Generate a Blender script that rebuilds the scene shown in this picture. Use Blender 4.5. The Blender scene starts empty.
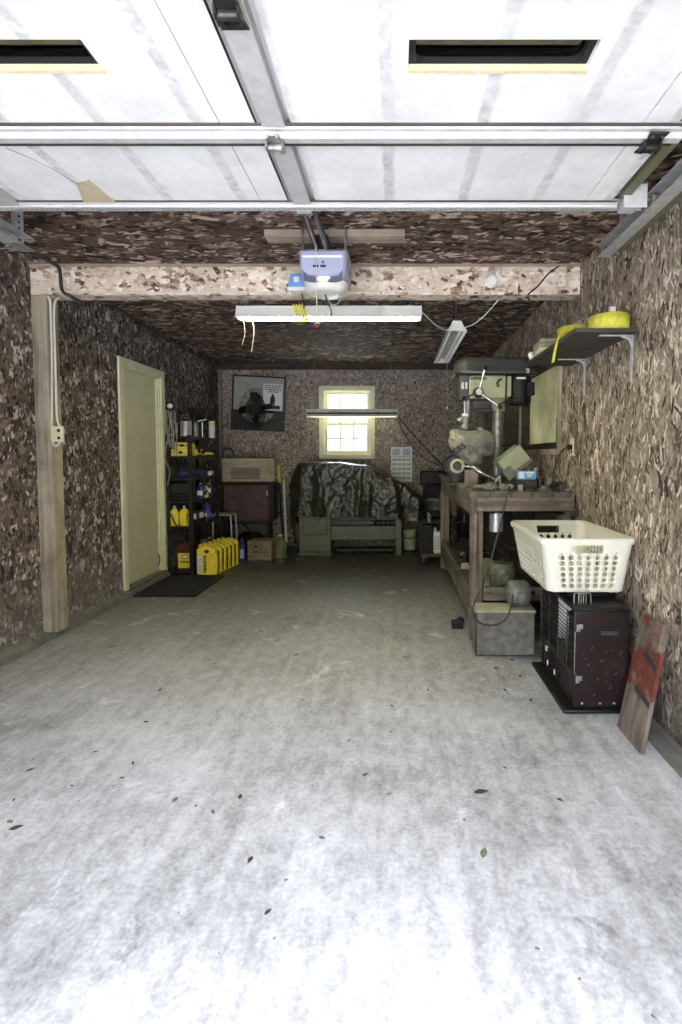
import bpy, bmesh, math, random
from mathutils import Vector, Matrix
random.seed(7)
R = math.radians
PI = math.pi
SC = bpy.context.scene
COL = SC.collection

# ------------------------------------------------------------------ camera, sky, sun, exposure
CAM_Z = 1.28
PITCH = 3.1
FPX = 540.0
cam_d = bpy.data.cameras.new('camera')
cam = bpy.data.objects.new('camera', cam_d)
COL.objects.link(cam)
cam.location = (0, 0, CAM_Z)
cam.rotation_euler = (R(90 - PITCH), 0, 0)
cam_d.sensor_fit = 'AUTO'
cam_d.sensor_width = 36
cam_d.lens = FPX / 1024 * 36
cam_d.shift_x = -54 / 1024
cam_d.shift_y = -28 / 1024
cam_d.clip_start = 0.02
cam_d.clip_end = 200
SC.camera = cam

SC.view_settings.view_transform = 'Standard'
SC.view_settings.look = 'None'
SC.view_settings.gamma = 1
SC.view_settings.use_curve_mapping = False
SC.view_settings.exposure = 1.45
SC.cycles.use_denoising = True
SC.cycles.max_bounces = 10
SC.cycles.diffuse_bounces = 6
SC.cycles.transparent_max_bounces = 12
SC.cycles.sample_clamp_indirect = 6
SC.cycles.caustics_reflective = False
SC.cycles.caustics_refractive = False

world = bpy.data.worlds.new('overcast_sky')
SC.world = world
world.use_nodes = True
wbg = world.node_tree.nodes['Background']
_nt = world.node_tree
_tc = _nt.nodes.new('ShaderNodeTexCoord'); _sp = _nt.nodes.new('ShaderNodeSeparateXYZ'); _nt.links.new(_tc.outputs['Generated'], _sp.inputs[0])
_cr = _nt.nodes.new('ShaderNodeValToRGB'); _nt.links.new(_sp.outputs[2], _cr.inputs[0])
_el = _cr.color_ramp.elements        # horizon dimmed to steepen the floor's light falloff, under a bright blue-white upper sky
_el[0].position = 0.0; _el[0].color = (.075, .080, .066, 1)
_el[1].position = .70; _el[1].color = (.72, .785, 1.0, 1)
for _p, _c in ((.14, (.088, .090, .078)), (.30, (.255, .265, .27)), (.50, (.60, .645, .80))):
    _e = _el.new(_p); _e.color = (*_c, 1)
_nt.links.new(_cr.outputs[0], wbg.inputs[0])
wbg.inputs[1].default_value = 9.8

sun_d = bpy.data.lights.new('sun', 'SUN')
sun_d.energy = 12
sun_d.angle = R(3)
sun_d.color = (1.0, 0.96, 0.90)
sun = bpy.data.objects.new('sun', sun_d)
COL.objects.link(sun)
sun.location = (-6, 4, 12)
sun.rotation_euler = Vector((0.55, -0.42, -1.0)).to_track_quat('-Z', 'Y').to_euler()
TUBE_POWER = 34.0

# ------------------------------------------------------------------ pixel -> point at a known depth
TC, TS = math.cos(R(PITCH)), math.sin(R(PITCH))
def ray(px, py):
    a = (px - 395) / FPX
    b = (484 - py) / FPX
    return Vector((a, TC + b * TS, -TS + b * TC))
def at(px, py, Y):
    r = ray(px, py)
    return Vector((0, 0, CAM_Z)) + r * (Y / r.y)
def onx(px, py, X):
    r = ray(px, py)
    return Vector((0, 0, CAM_Z)) + r * (X / r.x)
def onz(px, py, Z):
    r = ray(px, py)
    return Vector((0, 0, CAM_Z)) + r * ((Z - CAM_Z) / r.z)

# ------------------------------------------------------------------ node helpers
class NT:
    def __init__(s, name):
        s.m = bpy.data.materials.new(name)
        s.m.use_nodes = True
        s.t = s.m.node_tree
        s.b = s.t.nodes['Principled BSDF']
        s.out = s.t.nodes['Material Output']
    def n(s, kind, **kw):
        x = s.t.nodes.new(kind)
        for k, v in kw.items():
            setattr(x, k, v)
        return x
    def l(s, a, b):
        s.t.links.new(a, b)
    def set(s, node, key, v):
        if hasattr(v, 'is_linked') or isinstance(v, bpy.types.NodeSocket):
            s.l(v, node.inputs[key])
        else:
            node.inputs[key].default_value = v
    def math(s, op, a, b=0.0, c=None):
        x = s.n('ShaderNodeMath', operation=op)
        s.set(x, 0, a); s.set(x, 1, b)
        if c is not None: s.set(x, 2, c)
        return x.outputs[0]
    def mix(s, fac, a, b, mode='MIX'):
        x = s.n('ShaderNodeMix', data_type='RGBA', blend_type=mode)
        s.set(x, 0, fac)
        for k, v in ((6, a), (7, b)):
            if isinstance(v, (tuple, list)): x.inputs[k].default_value = (*v[:3], 1)
            else: s.l(v, x.inputs[k])
        return x.outputs[2]
    def coord(s):
        return s.n('ShaderNodeTexCoord').outputs['Object']
    def mapping(s, v, scale=(1, 1, 1), rot=(0, 0, 0), loc=(0, 0, 0)):
        x = s.n('ShaderNodeMapping')
        s.l(v, x.inputs[0])
        x.inputs['Location'].default_value = loc
        x.inputs['Rotation'].default_value = rot
        x.inputs['Scale'].default_value = scale
        return x.outputs[0]
    def noise(s, v, scale=5, detail=4, rough=.55, dist=0):
        x = s.n('ShaderNodeTexNoise')
        if v is not None: s.l(v, x.inputs['Vector'])
        x.inputs['Scale'].default_value = scale
        x.inputs['Detail'].default_value = detail
        x.inputs['Roughness'].default_value = rough
        x.inputs['Distortion'].default_value = dist
        return x.outputs[0]
    def ramp(s, fac, stops, interp='LINEAR'):
        x = s.n('ShaderNodeValToRGB')
        cr = x.color_ramp
        cr.interpolation = interp
        while len(cr.elements) < len(stops): cr.elements.new(.5)
        for e, (p, c) in zip(cr.elements, stops):
            e.position = p
            e.color = (*c, 1) if isinstance(c, (tuple, list)) else (c, c, c, 1)
        s.l(fac, x.inputs[0])
        return x.outputs[0]
    def bump(s, h, strength=.3, dist=.01):
        x = s.n('ShaderNodeBump')
        x.inputs['Strength'].default_value = strength
        x.inputs['Distance'].default_value = dist
        s.l(h, x.inputs['Height'])
        s.l(x.outputs[0], s.b.inputs['Normal'])

def sc(c, k): return tuple(min(1, max(0, v * k)) for v in c)

def mat(name, rgb, rough=.6, metal=0.0, var=.18, scale=9, bump=.0, grime=0.0, grime_col=(.02, .018, .014), spec=.5, stretch=(1, 1, 1)):
    t = NT(name)
    v = t.mapping(t.coord(), scale=stretch)
    n = t.noise(v, scale, 5, .6)
    col = t.ramp(n, [(.3, sc(rgb, 1 - var)), (.7, sc(rgb, 1 + var))])
    if grime:
        g = t.noise(v, scale * .55, 6, .65, .4)
        f = t.ramp(g, [(.62 - grime * .3, 0.0), (.75 - grime * .22, 1.0)])
        f2 = t.math('MULTIPLY', f, min(1, grime + .25))
        col = t.mix(f2, col, grime_col)
    t.l(col, t.b.inputs['Base Color'])
    t.b.inputs['Roughness'].default_value = rough
    t.b.inputs['Metallic'].default_value = metal
    t.b.inputs['Specular IOR Level'].default_value = spec
    if bump: t.bump(n, bump, .01)
    return t.m

def osb(name, ua, va, stops, along='v', size=.05, stretch=3.2, dirt=None, rough=.85, flake=.95):
    """oriented strand board: long random wood flakes; ua/va = world axes of the sheet"""
    t = NT(name)
    sp = t.n('ShaderNodeSeparateXYZ'); t.l(t.coord(), sp.inputs[0])
    cb = t.n('ShaderNodeCombineXYZ')
    t.l(sp.outputs[ua], cb.inputs[0]); t.l(sp.outputs[va] if va < 3 else t.math('SUBTRACT', sp.outputs[2], sp.outputs[1]), cb.inputs[1])
    base = cb.outputs[0]
    nz = t.n('ShaderNodeTexNoise'); t.l(base, nz.inputs['Vector']); nz.inputs['Scale'].default_value = 14; nz.inputs['Detail'].default_value = 3
    vm = t.n('ShaderNodeVectorMath', operation='MULTIPLY_ADD')
    t.l(nz.outputs['Color'], vm.inputs[0]); vm.inputs[1].default_value = (.03, .03, 0); t.l(base, vm.inputs[2])
    base2 = vm.outputs[0]
    k = 1 / size
    gs = (70, 12, 1) if along == 'v' else (12, 70, 1)
    grain = t.noise(t.mapping(base, scale=gs), 1.0, 5, .65)
    blot = t.noise(t.mapping(base2, scale=(k * .5, k * .5, 1)), 1.0, 6, .7, .5)
    v = t.math('ADD', t.math('MULTIPLY', blot, .9), t.math('SUBTRACT', 0.0, .0 - .05))
    for ang, off, sz, reach in ((10, 0, 1.25, .55), (-16, 3.7, 1.0, .46), (58, 9.1, .9, .34), (-4, 5.3, .75, .40), (-38, 1.9, .8, .32), (24, 7.7, .6, .34)):
        r = t.n('ShaderNodeVectorRotate', rotation_type='Z_AXIS'); t.l(base2, r.inputs['Vector']); r.inputs['Angle'].default_value = R(ang)
        kk = k / sz
        scl = (kk, kk / stretch, 1) if along == 'v' else (kk / stretch, kk, 1)
        vo = t.n('ShaderNodeTexVoronoi', voronoi_dimensions='2D', feature='F1', distance='CHEBYCHEV')
        t.l(t.mapping(r.outputs[0], scale=scl, loc=(off, off * 2, 0)), vo.inputs['Vector']); vo.inputs['Scale'].default_value = 1
        s3 = t.n('ShaderNodeSeparateColor'); t.l(vo.outputs['Color'], s3.inputs[0])
        lim = t.math('MULTIPLY', s3.outputs[1], reach)
        mask = t.n('ShaderNodeMapRange'); t.l(t.math('SUBTRACT', lim, vo.outputs['Distance']), mask.inputs[0]); mask.inputs[1].default_value = 0; mask.inputs[2].default_value = .10
        x = t.n('ShaderNodeMix', data_type='FLOAT'); t.l(mask.outputs[0], x.inputs[0]); t.l(v, x.inputs[2])
        t.l(t.math('ADD', t.math('MULTIPLY', s3.outputs[0], flake), .5 - .5 * flake), x.inputs[3]); v = x.outputs[0]
    fine = t.noise(base, k * 2.2, 4, .7)
    v2 = t.math('ADD', v, t.math('ADD', t.math('MULTIPLY', t.math('SUBTRACT', grain, .5), .7), t.math('MULTIPLY', t.math('SUBTRACT', fine, .5), .7)))
    col = t.ramp(v2, stops)
    big = t.noise(base, 1.3, 3, .6)
    shade = t.ramp(big, [(.3, .78), (.7, 1.12)])
    col = t.mix(1.0, col, shade, 'MULTIPLY')
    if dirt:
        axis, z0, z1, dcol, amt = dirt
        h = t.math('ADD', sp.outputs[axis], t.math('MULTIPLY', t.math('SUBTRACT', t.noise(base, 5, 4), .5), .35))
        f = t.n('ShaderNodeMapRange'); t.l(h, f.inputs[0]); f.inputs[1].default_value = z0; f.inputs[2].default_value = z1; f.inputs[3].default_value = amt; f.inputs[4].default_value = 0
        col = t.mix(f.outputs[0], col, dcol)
    t.l(col, t.b.inputs['Base Color'])
    t.b.inputs['Roughness'].default_value = rough
    t.b.inputs['Specular IOR Level'].default_value = .25
    t.bump(v2, .35, .006)
    return t.m

# ------------------------------------------------------------------ mesh builder
def root_loc(o):
    v = Vector((0, 0, 0))
    while o is not None:
        v += o.location; o = o.parent
    return v

def catmull(pts, sub=6, closed=False):
    pts = [Vector(p) for p in pts]
    n = len(pts); out = []
    rng = range(n if closed else n - 1)
    for i in rng:
        g = (lambda j: pts[j % n]) if closed else (lambda j: pts[max(0, min(n - 1, j))])
        p0, p1, p2, p3 = g(i - 1), g(i), g(i + 1), g(i + 2)
        for k in range(sub):
            t = k / sub
            out.append(.5 * ((2 * p1) + (p2 - p0) * t + (2 * p0 - 5 * p1 + 4 * p2 - p3) * t * t + (3 * p1 - p0 - 3 * p2 + p3) * t ** 3))
    if not closed: out.append(pts[-1])
    return out

class MB:
    def __init__(s): s.bm = bmesh.new()
    def face(s, vs):
        try: return s.bm.faces.new(vs)
        except ValueError: return None
    def poly(s, pts): return s.face([s.bm.verts.new(p) for p in pts])
    def box(s, x0, x1, y0, y1, z0, z1, rot=None):
        c = Vector(((x0 + x1) / 2, (y0 + y1) / 2, (z0 + z1) / 2))
        vs = []
        for x in (x0, x1):
            for y in (y0, y1):
                for z in (z0, z1):
                    p = Vector((x, y, z))
                    if rot is not None: p = c + rot @ (p - c)
                    vs.append(s.bm.verts.new(p))
        for f in ((0, 1, 3, 2), (4, 6, 7, 5), (0, 4, 5, 1), (2, 3, 7, 6), (0, 2, 6, 4), (1, 5, 7, 3)):
            s.face([vs[i] for i in f])
        return s
    def cbox(s, c, size, rot=None):
        c = Vector(c); h = [v / 2 for v in size]
        return s.box(c.x - h[0], c.x + h[0], c.y - h[1], c.y + h[1], c.z - h[2], c.z + h[2], rot)
    def beam(s, p, q, w, h, up=(0, 0, 1)):
        """square bar from p to q"""
        p, q = Vector(p), Vector(q); d = (q - p).normalized(); up = Vector(up)
        if abs(d.dot(up)) > .98: up = Vector((0, 1, 0))
        r = d.cross(up).normalized(); u = r.cross(d)
        ring = [(-w / 2, -h / 2), (w / 2, -h / 2), (w / 2, h / 2), (-w / 2, h / 2)]
        a = [s.bm.verts.new(p + r * i + u * j) for i, j in ring]
        b = [s.bm.verts.new(q + r * i + u * j) for i, j in ring]
        s.face(a[::-1]); s.face(b)
        for i in range(4): s.face([a[i], a[(i + 1) % 4], b[(i + 1) % 4], b[i]])
        return s
    def lathe(s, prof, origin=(0, 0, 0), axis=(0, 0, 1), n=24, sx=1, sy=1):
        q = Vector((0, 0, 1)).rotation_difference(Vector(axis).normalized())
        o = Vector(origin); rings = []
        for r, z in prof:
            if r < 1e-6: rings.append([s.bm.verts.new(o + q @ Vector((0, 0, z)))])
            else: rings.append([s.bm.verts.new(o + q @ Vector((r * sx * math.cos(2 * PI * i / n), r * sy * math.sin(2 * PI * i / n), z))) for i in range(n)])
        for a, b in zip(rings, rings[1:]):
            for i in range(n):
                j = (i + 1) % n
                if len(a) == 1 and len(b) == 1: break
                if len(a) == 1: s.face([a[0], b[j], b[i]])
                elif len(b) == 1: s.face([a[i], a[j], b[0]])
                else: s.face([a[i], a[j], b[j], b[i]])
        return s
    def cyl(s, p, q, r0, r1=None, n=16):
        p, q = Vector(p), Vector(q); L = (q - p).length
        r1 = r0 if r1 is None else r1
        return s.lathe([(0, 0), (r0, 0), (r1, L), (0, L)], p, q - p, n)
    def tube(s, pts, r, n=8, smooth=5, closed=False):
        P = catmull(pts, smooth, closed) if smooth else [Vector(p) for p in pts]
        m = len(P); rings = []; u = None
        for i, p in enumerate(P):
            if closed: d = P[(i + 1) % m] - P[i - 1]
            else: d = P[min(i + 1, m - 1)] - P[max(i - 1, 0)]
            if d.length < 1e-9: d = Vector((0, 0, 1))
            d.normalize()
            if u is None: u = d.orthogonal().normalized()
            u = (u - d * u.dot(d))
            u = u.normalized() if u.length > 1e-6 else d.orthogonal().normalized()
            w = d.cross(u)
            rings.append([s.bm.verts.new(p + (u * math.cos(2 * PI * k / n) + w * math.sin(2 * PI * k / n)) * r) for k in range(n)])
        for i in range(m if closed else m - 1):
            a, b = rings[i], rings[(i + 1) % m]
            for k in range(n): s.face([a[k], a[(k + 1) % n], b[(k + 1) % n], b[k]])
        if not closed: s.face(rings[0][::-1]); s.face(rings[-1])
        return s
    def prism(s, poly, d0, d1, frame=None):
        """extrude 2-D polygon (u,v) from d0 to d1; frame maps (u,v,d) -> point"""
        f = frame or (lambda u, v, d: Vector((u, v, d)))
        a = [s.bm.verts.new(f(u, v, d0)) for u, v in poly]
        b = [s.bm.verts.new(f(u, v, d1)) for u, v in poly]
        s.face(a[::-1]); s.face(b)
        n = len(poly)
        for i in range(n): s.face([a[i], a[(i + 1) % n], b[(i + 1) % n], b[i]])
        return s
    def frame(s, u0, u1, v0, v1, w, d0, d1, f):
        """picture-frame ring of width w"""
        U0, U1, V0, V1 = u0 + w, u1 - w, v0 + w, v1 - w
        o = [(u0, v0), (u1, v0), (u1, v1), (u0, v1)]; i = [(U0, V0), (U1, V0), (U1, V1), (U0, V1)]
        for k in range(4):
            j = (k + 1) % 4
            s.prism([o[k], o[j], i[j], i[k]], d0, d1, f)
        return s
    def sphere(s, c, r, sx=1, sy=1, sz=1, n=16, m=10):
        prof = [(r * math.sin(PI * i / m), -r * math.cos(PI * i / m) * sz) for i in range(m + 1)]
        prof[0] = (0, prof[0][1]); prof[-1] = (0, prof[-1][1])
        return s.lathe(prof, c, (0, 0, 1), n, sx, sy)
    def text(s, txt, size, f, depth=.0008, align='CENTER', bold=0):
        cu = bpy.data.curves.new('lettering', 'FONT'); cu.body = txt; cu.size = size; cu.extrude = depth; cu.align_x = align; cu.align_y = 'CENTER'; cu.offset = bold
        cu.resolution_u = 2
        o = bpy.data.objects.new('lettering', cu); COL.objects.link(o)
        dg = bpy.context.evaluated_depsgraph_get(); dg.update()
        me = bpy.data.meshes.new_from_object(o.evaluated_get(dg))
        base = len(s.bm.verts); s.bm.verts.ensure_lookup_table()
        vs = [s.bm.verts.new(f(v.co.x, v.co.y, v.co.z)) for v in me.vertices]
        for p in me.polygons: s.face([vs[i] for i in p.vertices])
        bpy.data.objects.remove(o); bpy.data.curves.remove(cu); bpy.data.meshes.remove(me)
        return s
    def build(s, name, m, parent=None, bevel=0, smooth=40, local=False, keep=False, seg=2, fix=True):
        bm = s.bm
        if fix: bmesh.ops.recalc_face_normals(bm, faces=bm.faces)
        off = Vector((0, 0, 0))
        if parent is not None and not local: off = root_loc(parent)
        elif parent is None and not keep:
            bb = [v.co for v in bm.verts]
            off = Vector(((min(v.x for v in bb) + max(v.x for v in bb)) / 2, (min(v.y for v in bb) + max(v.y for v in bb)) / 2, min(v.z for v in bb)))
        bmesh.ops.translate(bm, verts=bm.verts, vec=-off)
        me = bpy.data.meshes.new(name); bm.to_mesh(me); bm.free()
        me.materials.append(m)
        if smooth:
            me.shade_smooth(); me.set_sharp_from_angle(angle=R(smooth))
        o = bpy.data.objects.new(name, me); COL.objects.link(o)
        if parent is not None: o.parent = parent
        elif not keep: o.location = off
        if bevel:
            b = o.modifiers.new('bevel', 'BEVEL'); b.width = bevel; b.segments = seg; b.limit_method = 'ANGLE'; b.angle_limit = R(35); b.harden_normals = False
        return o

def tag(o, label, cat, group=None, kind=None):
    o['label'] = label; o['category'] = cat
    if group: o['group'] = group
    if kind: o['kind'] = kind
    return o
def thing(name, label, cat, loc=(0, 0, 0), group=None, rot=None):
    o = bpy.data.objects.new(name, None); COL.objects.link(o)
    o.location = loc; o.empty_display_size = .05
    if rot: o.rotation_euler = rot
    return tag(o, label, cat, group)
def struct(o, label=None):
    o['kind'] = 'structure'
    if label: o['label'] = label
    return o
def kids(o): return [c for c in bpy.data.objects if c.parent == o]
def dup(root, loc, label=None, rotz=None):
    def cp(o, par):
        c = o.copy(); COL.objects.link(c)
        if par is not None: c.parent = par
        for k in kids(o): cp(k, c)
        return c
    r = cp(root, None); r.location = loc
    if rotz is not None: r.rotation_euler.z = rotz
    if label: r['label'] = label
    return r
FX = lambda x: (lambda u, v, d: Vector((x + d, u, v)))      # sheet in a wall of constant X: u = Y, v = Z
FY = lambda y: (lambda u, v, d: Vector((u, y + d, v)))      # sheet in a wall of constant Y: u = X, v = Z
FZ = lambda z: (lambda u, v, d: Vector((u, v, z + d)))

# ------------------------------------------------------------------ the room's dimensions
XL, XR, YB, ZC, YF = -2.43, 1.235, 7.5, 2.545, -0.12
# ------------------------------------------------------------------ materials
def floor_mat():
    t = NT('concrete_floor')
    v = t.coord()
    n1 = t.noise(v, 1.1, 6, .62, .3)
    n2 = t.noise(t.mapping(v, scale=(1.3, .75, 1), rot=(0, 0, R(10))), 14, 8, .74)
    n3 = t.noise(v, 60, 3, .6)
    streak = t.noise(t.mapping(v, scale=(14, .8, 1), rot=(0, 0, R(12))), 1, 4, .6)
    a = t.math('ADD', t.math('MULTIPLY', n1, .42), t.math('MULTIPLY', n2, .33))
    a = t.math('ADD', a, t.math('MULTIPLY', n3, .16))
    a = t.math('ADD', a, t.math('MULTIPLY', streak, .14))
    col = t.ramp(a, [(.385, (.13, .125, .112)), (.475, (.28, .275, .255)), (.55, (.41, .405, .385)), (.67, (.60, .595, .58))])
    # oil and dirt, plus light falloff painted in: darker towards the back
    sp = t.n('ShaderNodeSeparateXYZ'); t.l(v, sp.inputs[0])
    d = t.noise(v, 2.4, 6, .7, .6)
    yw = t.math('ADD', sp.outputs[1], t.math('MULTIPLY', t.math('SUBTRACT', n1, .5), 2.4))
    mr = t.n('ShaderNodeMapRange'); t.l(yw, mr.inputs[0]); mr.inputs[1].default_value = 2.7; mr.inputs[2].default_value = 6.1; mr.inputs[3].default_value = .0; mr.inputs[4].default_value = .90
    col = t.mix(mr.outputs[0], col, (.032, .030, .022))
    spots = t.ramp(d, [(.63, 0.0), (.70, .75)])
    col = t.mix(spots, col, (.10, .095, .085))
    pale = t.ramp(t.noise(v, 3.1, 5, .7, 1.0), [(.60, 0.0), (.70, .6)])
    col = t.mix(pale, col, (.70, .69, .67))
    fl = t.ramp(t.noise(t.mapping(v, loc=(7, 3, 0)), 26, 2, .5), [(.735, 0.0), (.76, .8)])
    col = t.mix(fl, col, (.06, .055, .05))
    # hairline cracks
    nz = t.n('ShaderNodeTexNoise'); t.l(v, nz.inputs['Vector']); nz.inputs['Scale'].default_value = 3; nz.inputs['Detail'].default_value = 5
    vm = t.n('ShaderNodeVectorMath', operation='MULTIPLY_ADD'); t.l(nz.outputs['Color'], vm.inputs[0]); vm.inputs[1].default_value = (.5, .5, 0); t.l(v, vm.inputs[2])
    vo = t.n('ShaderNodeTexVoronoi', voronoi_dimensions='2D', feature='DISTANCE_TO_EDGE'); t.l(vm.outputs[0], vo.inputs['Vector']); vo.inputs['Scale'].default_value = .55
    cr = t.ramp(vo.outputs[0], [(.0, .16), (.003, .0)])
    col = t.mix(cr, col, (.10, .095, .09))
    t.l(col, t.b.inputs['Base Color'])
    rg = t.ramp(n1, [(.35, .62), (.7, .85)])
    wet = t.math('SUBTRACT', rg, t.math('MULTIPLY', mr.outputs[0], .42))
    t.l(wet, t.b.inputs['Roughness'])
    t.b.inputs['Specular IOR Level'].default_value = .4
    t.bump(t.math('ADD', n3, n2), .25, .004)
    return t.m

def door_sheet_mat():
    """white insulation facing with the grey rub bands it carries"""
    t = NT('white_facing')
    v = t.coord(); sp = t.n('ShaderNodeSeparateXYZ'); t.l(v, sp.inputs[0])
    n = t.noise(v, 22, 5, .7)
    nb = t.noise(t.mapping(v, scale=(1, 1, 1)), 3, 5, .7)
    u = t.math('ADD', sp.outputs[0], t.math('MULTIPLY', t.math('SUBTRACT', nb, .5), .03))
    fr = t.math('FRACT', t.math('DIVIDE', t.math('ADD', u, 5.0 - .395), .29))
    band = t.ramp(fr, [(.0, 0.0), (.03, 1.0), (.12, 1.0), (.17, 0.0)])
    band = t.math('MULTIPLY', band, t.ramp(n, [(.36, .15), (.66, .75)]))
    band = t.math('MULTIPLY', band, t.ramp(nb, [(.38, .25), (.6, 1.0)]))
    col = t.ramp(nb, [(.3, (.60, .60, .585)), (.6, (.78, .78, .77))])
    col = t.mix(band, col, (.22, .215, .20))
    sp2 = t.ramp(t.noise(v, 9, 6, .7, .6), [(.62, 0.0), (.74, .6)])
    col = t.mix(sp2, col, (.42, .41, .38))
    t.l(col, t.b.inputs['Base Color']); t.b.inputs['Roughness'].default_value = .55
    t.bump(n, .15, .004)
    return t.m

def wood_mat(name, c0, c1, axis='z', rough=.8, knots=True, grime=.3):
    t = NT(name)
    v = t.coord()
    s3 = {'x': (1.2, 22, 22), 'y': (22, 1.2, 22), 'z': (22, 22, 1.2)}[axis]
    g = t.noise(t.mapping(v, scale=s3), 1, 6, .62, .5)
    b = t.noise(v, 4, 5, .65)
    col = t.ramp(g, [(.3, c0), (.68, c1)])
    col = t.mix(t.ramp(b, [(.48, 0.0), (.72, grime * 1.6)]), col, sc(c0, .28))
    t.l(col, t.b.inputs['Base Color']); t.b.inputs['Roughness'].default_value = rough
    t.b.inputs['Specular IOR Level'].default_value = .3
    t.bump(g, .3, .004)
    return t.m

def emit_mat(name, col, strength):
    t = NT(name)
    n = t.noise(t.coord(), 3, 2)
    t.b.inputs['Base Color'].default_value = (.8, .8, .75, 1)
    t.b.inputs['Emission Color'].default_value = (*col, 1)
    t.l(t.math('MULTIPLY', t.ramp(n, [(.3, .92), (.7, 1.0)]), strength), t.b.inputs['Emission Strength'])
    return t.m

def glass_mat(name, tint=(.97, .99, .96), gloss=.08, rough=.05):
    t = NT(name)
    tr = t.n('ShaderNodeBsdfTransparent'); tr.inputs[0].default_value = (*tint, 1)
    gl = t.n('ShaderNodeBsdfGlossy'); gl.inputs['Roughness'].default_value = rough
    mx = t.n('ShaderNodeMixShader')
    f = t.math('MULTIPLY', t.ramp(t.noise(t.coord(), 6, 3), [(.3, .8), (.7, 1.2)]), gloss)
    t.l(f, mx.inputs[0]); t.l(tr.outputs[0], mx.inputs[1]); t.l(gl.outputs[0], mx.inputs[2])
    t.l(mx.outputs[0], t.out.inputs[0])
    return t.m

def plastic_sheet_mat(name, rgb, trans=.45, rough=.25, alpha=1.0, bumpk=.5):
    t = NT(name)
    v = t.coord()
    n = t.noise(v, 16, 5, .6, .8)
    col = t.ramp(t.noise(v, 4, 5), [(.3, sc(rgb, .6)), (.7, sc(rgb, 1.35))])
    t.l(col, t.b.inputs['Base Color']); t.b.inputs['Roughness'].default_value = rough
    t.b.inputs['Specular IOR Level'].default_value = .7
    t.bump(n, bumpk, .02)
    if trans:
        tl = t.n('ShaderNodeBsdfTranslucent'); t.l(col, tl.inputs[0])
        mx = t.n('ShaderNodeMixShader'); mx.inputs[0].default_value = trans
        t.l(t.b.outputs[0], mx.inputs[1]); t.l(tl.outputs[0], mx.inputs[2]); t.l(mx.outputs[0], t.out.inputs[0])
    return t.m

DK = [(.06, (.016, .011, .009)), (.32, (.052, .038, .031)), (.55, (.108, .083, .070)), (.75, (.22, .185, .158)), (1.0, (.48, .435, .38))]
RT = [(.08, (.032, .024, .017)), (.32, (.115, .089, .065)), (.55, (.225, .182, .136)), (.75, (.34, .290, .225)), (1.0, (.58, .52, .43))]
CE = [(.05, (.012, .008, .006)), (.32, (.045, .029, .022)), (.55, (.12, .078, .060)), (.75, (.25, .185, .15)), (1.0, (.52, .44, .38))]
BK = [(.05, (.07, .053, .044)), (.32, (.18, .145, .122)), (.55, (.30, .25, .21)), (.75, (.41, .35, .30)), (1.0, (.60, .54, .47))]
BM = [(.04, (.10, .055, .04)), (.24, (.34, .23, .17)), (.42, (.58, .47, .37)), (.70, (.72, .63, .51)), (.95, (.80, .74, .62))]
def lift(st, k): return [(p, sc(c, k)) for p, c in st]
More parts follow.
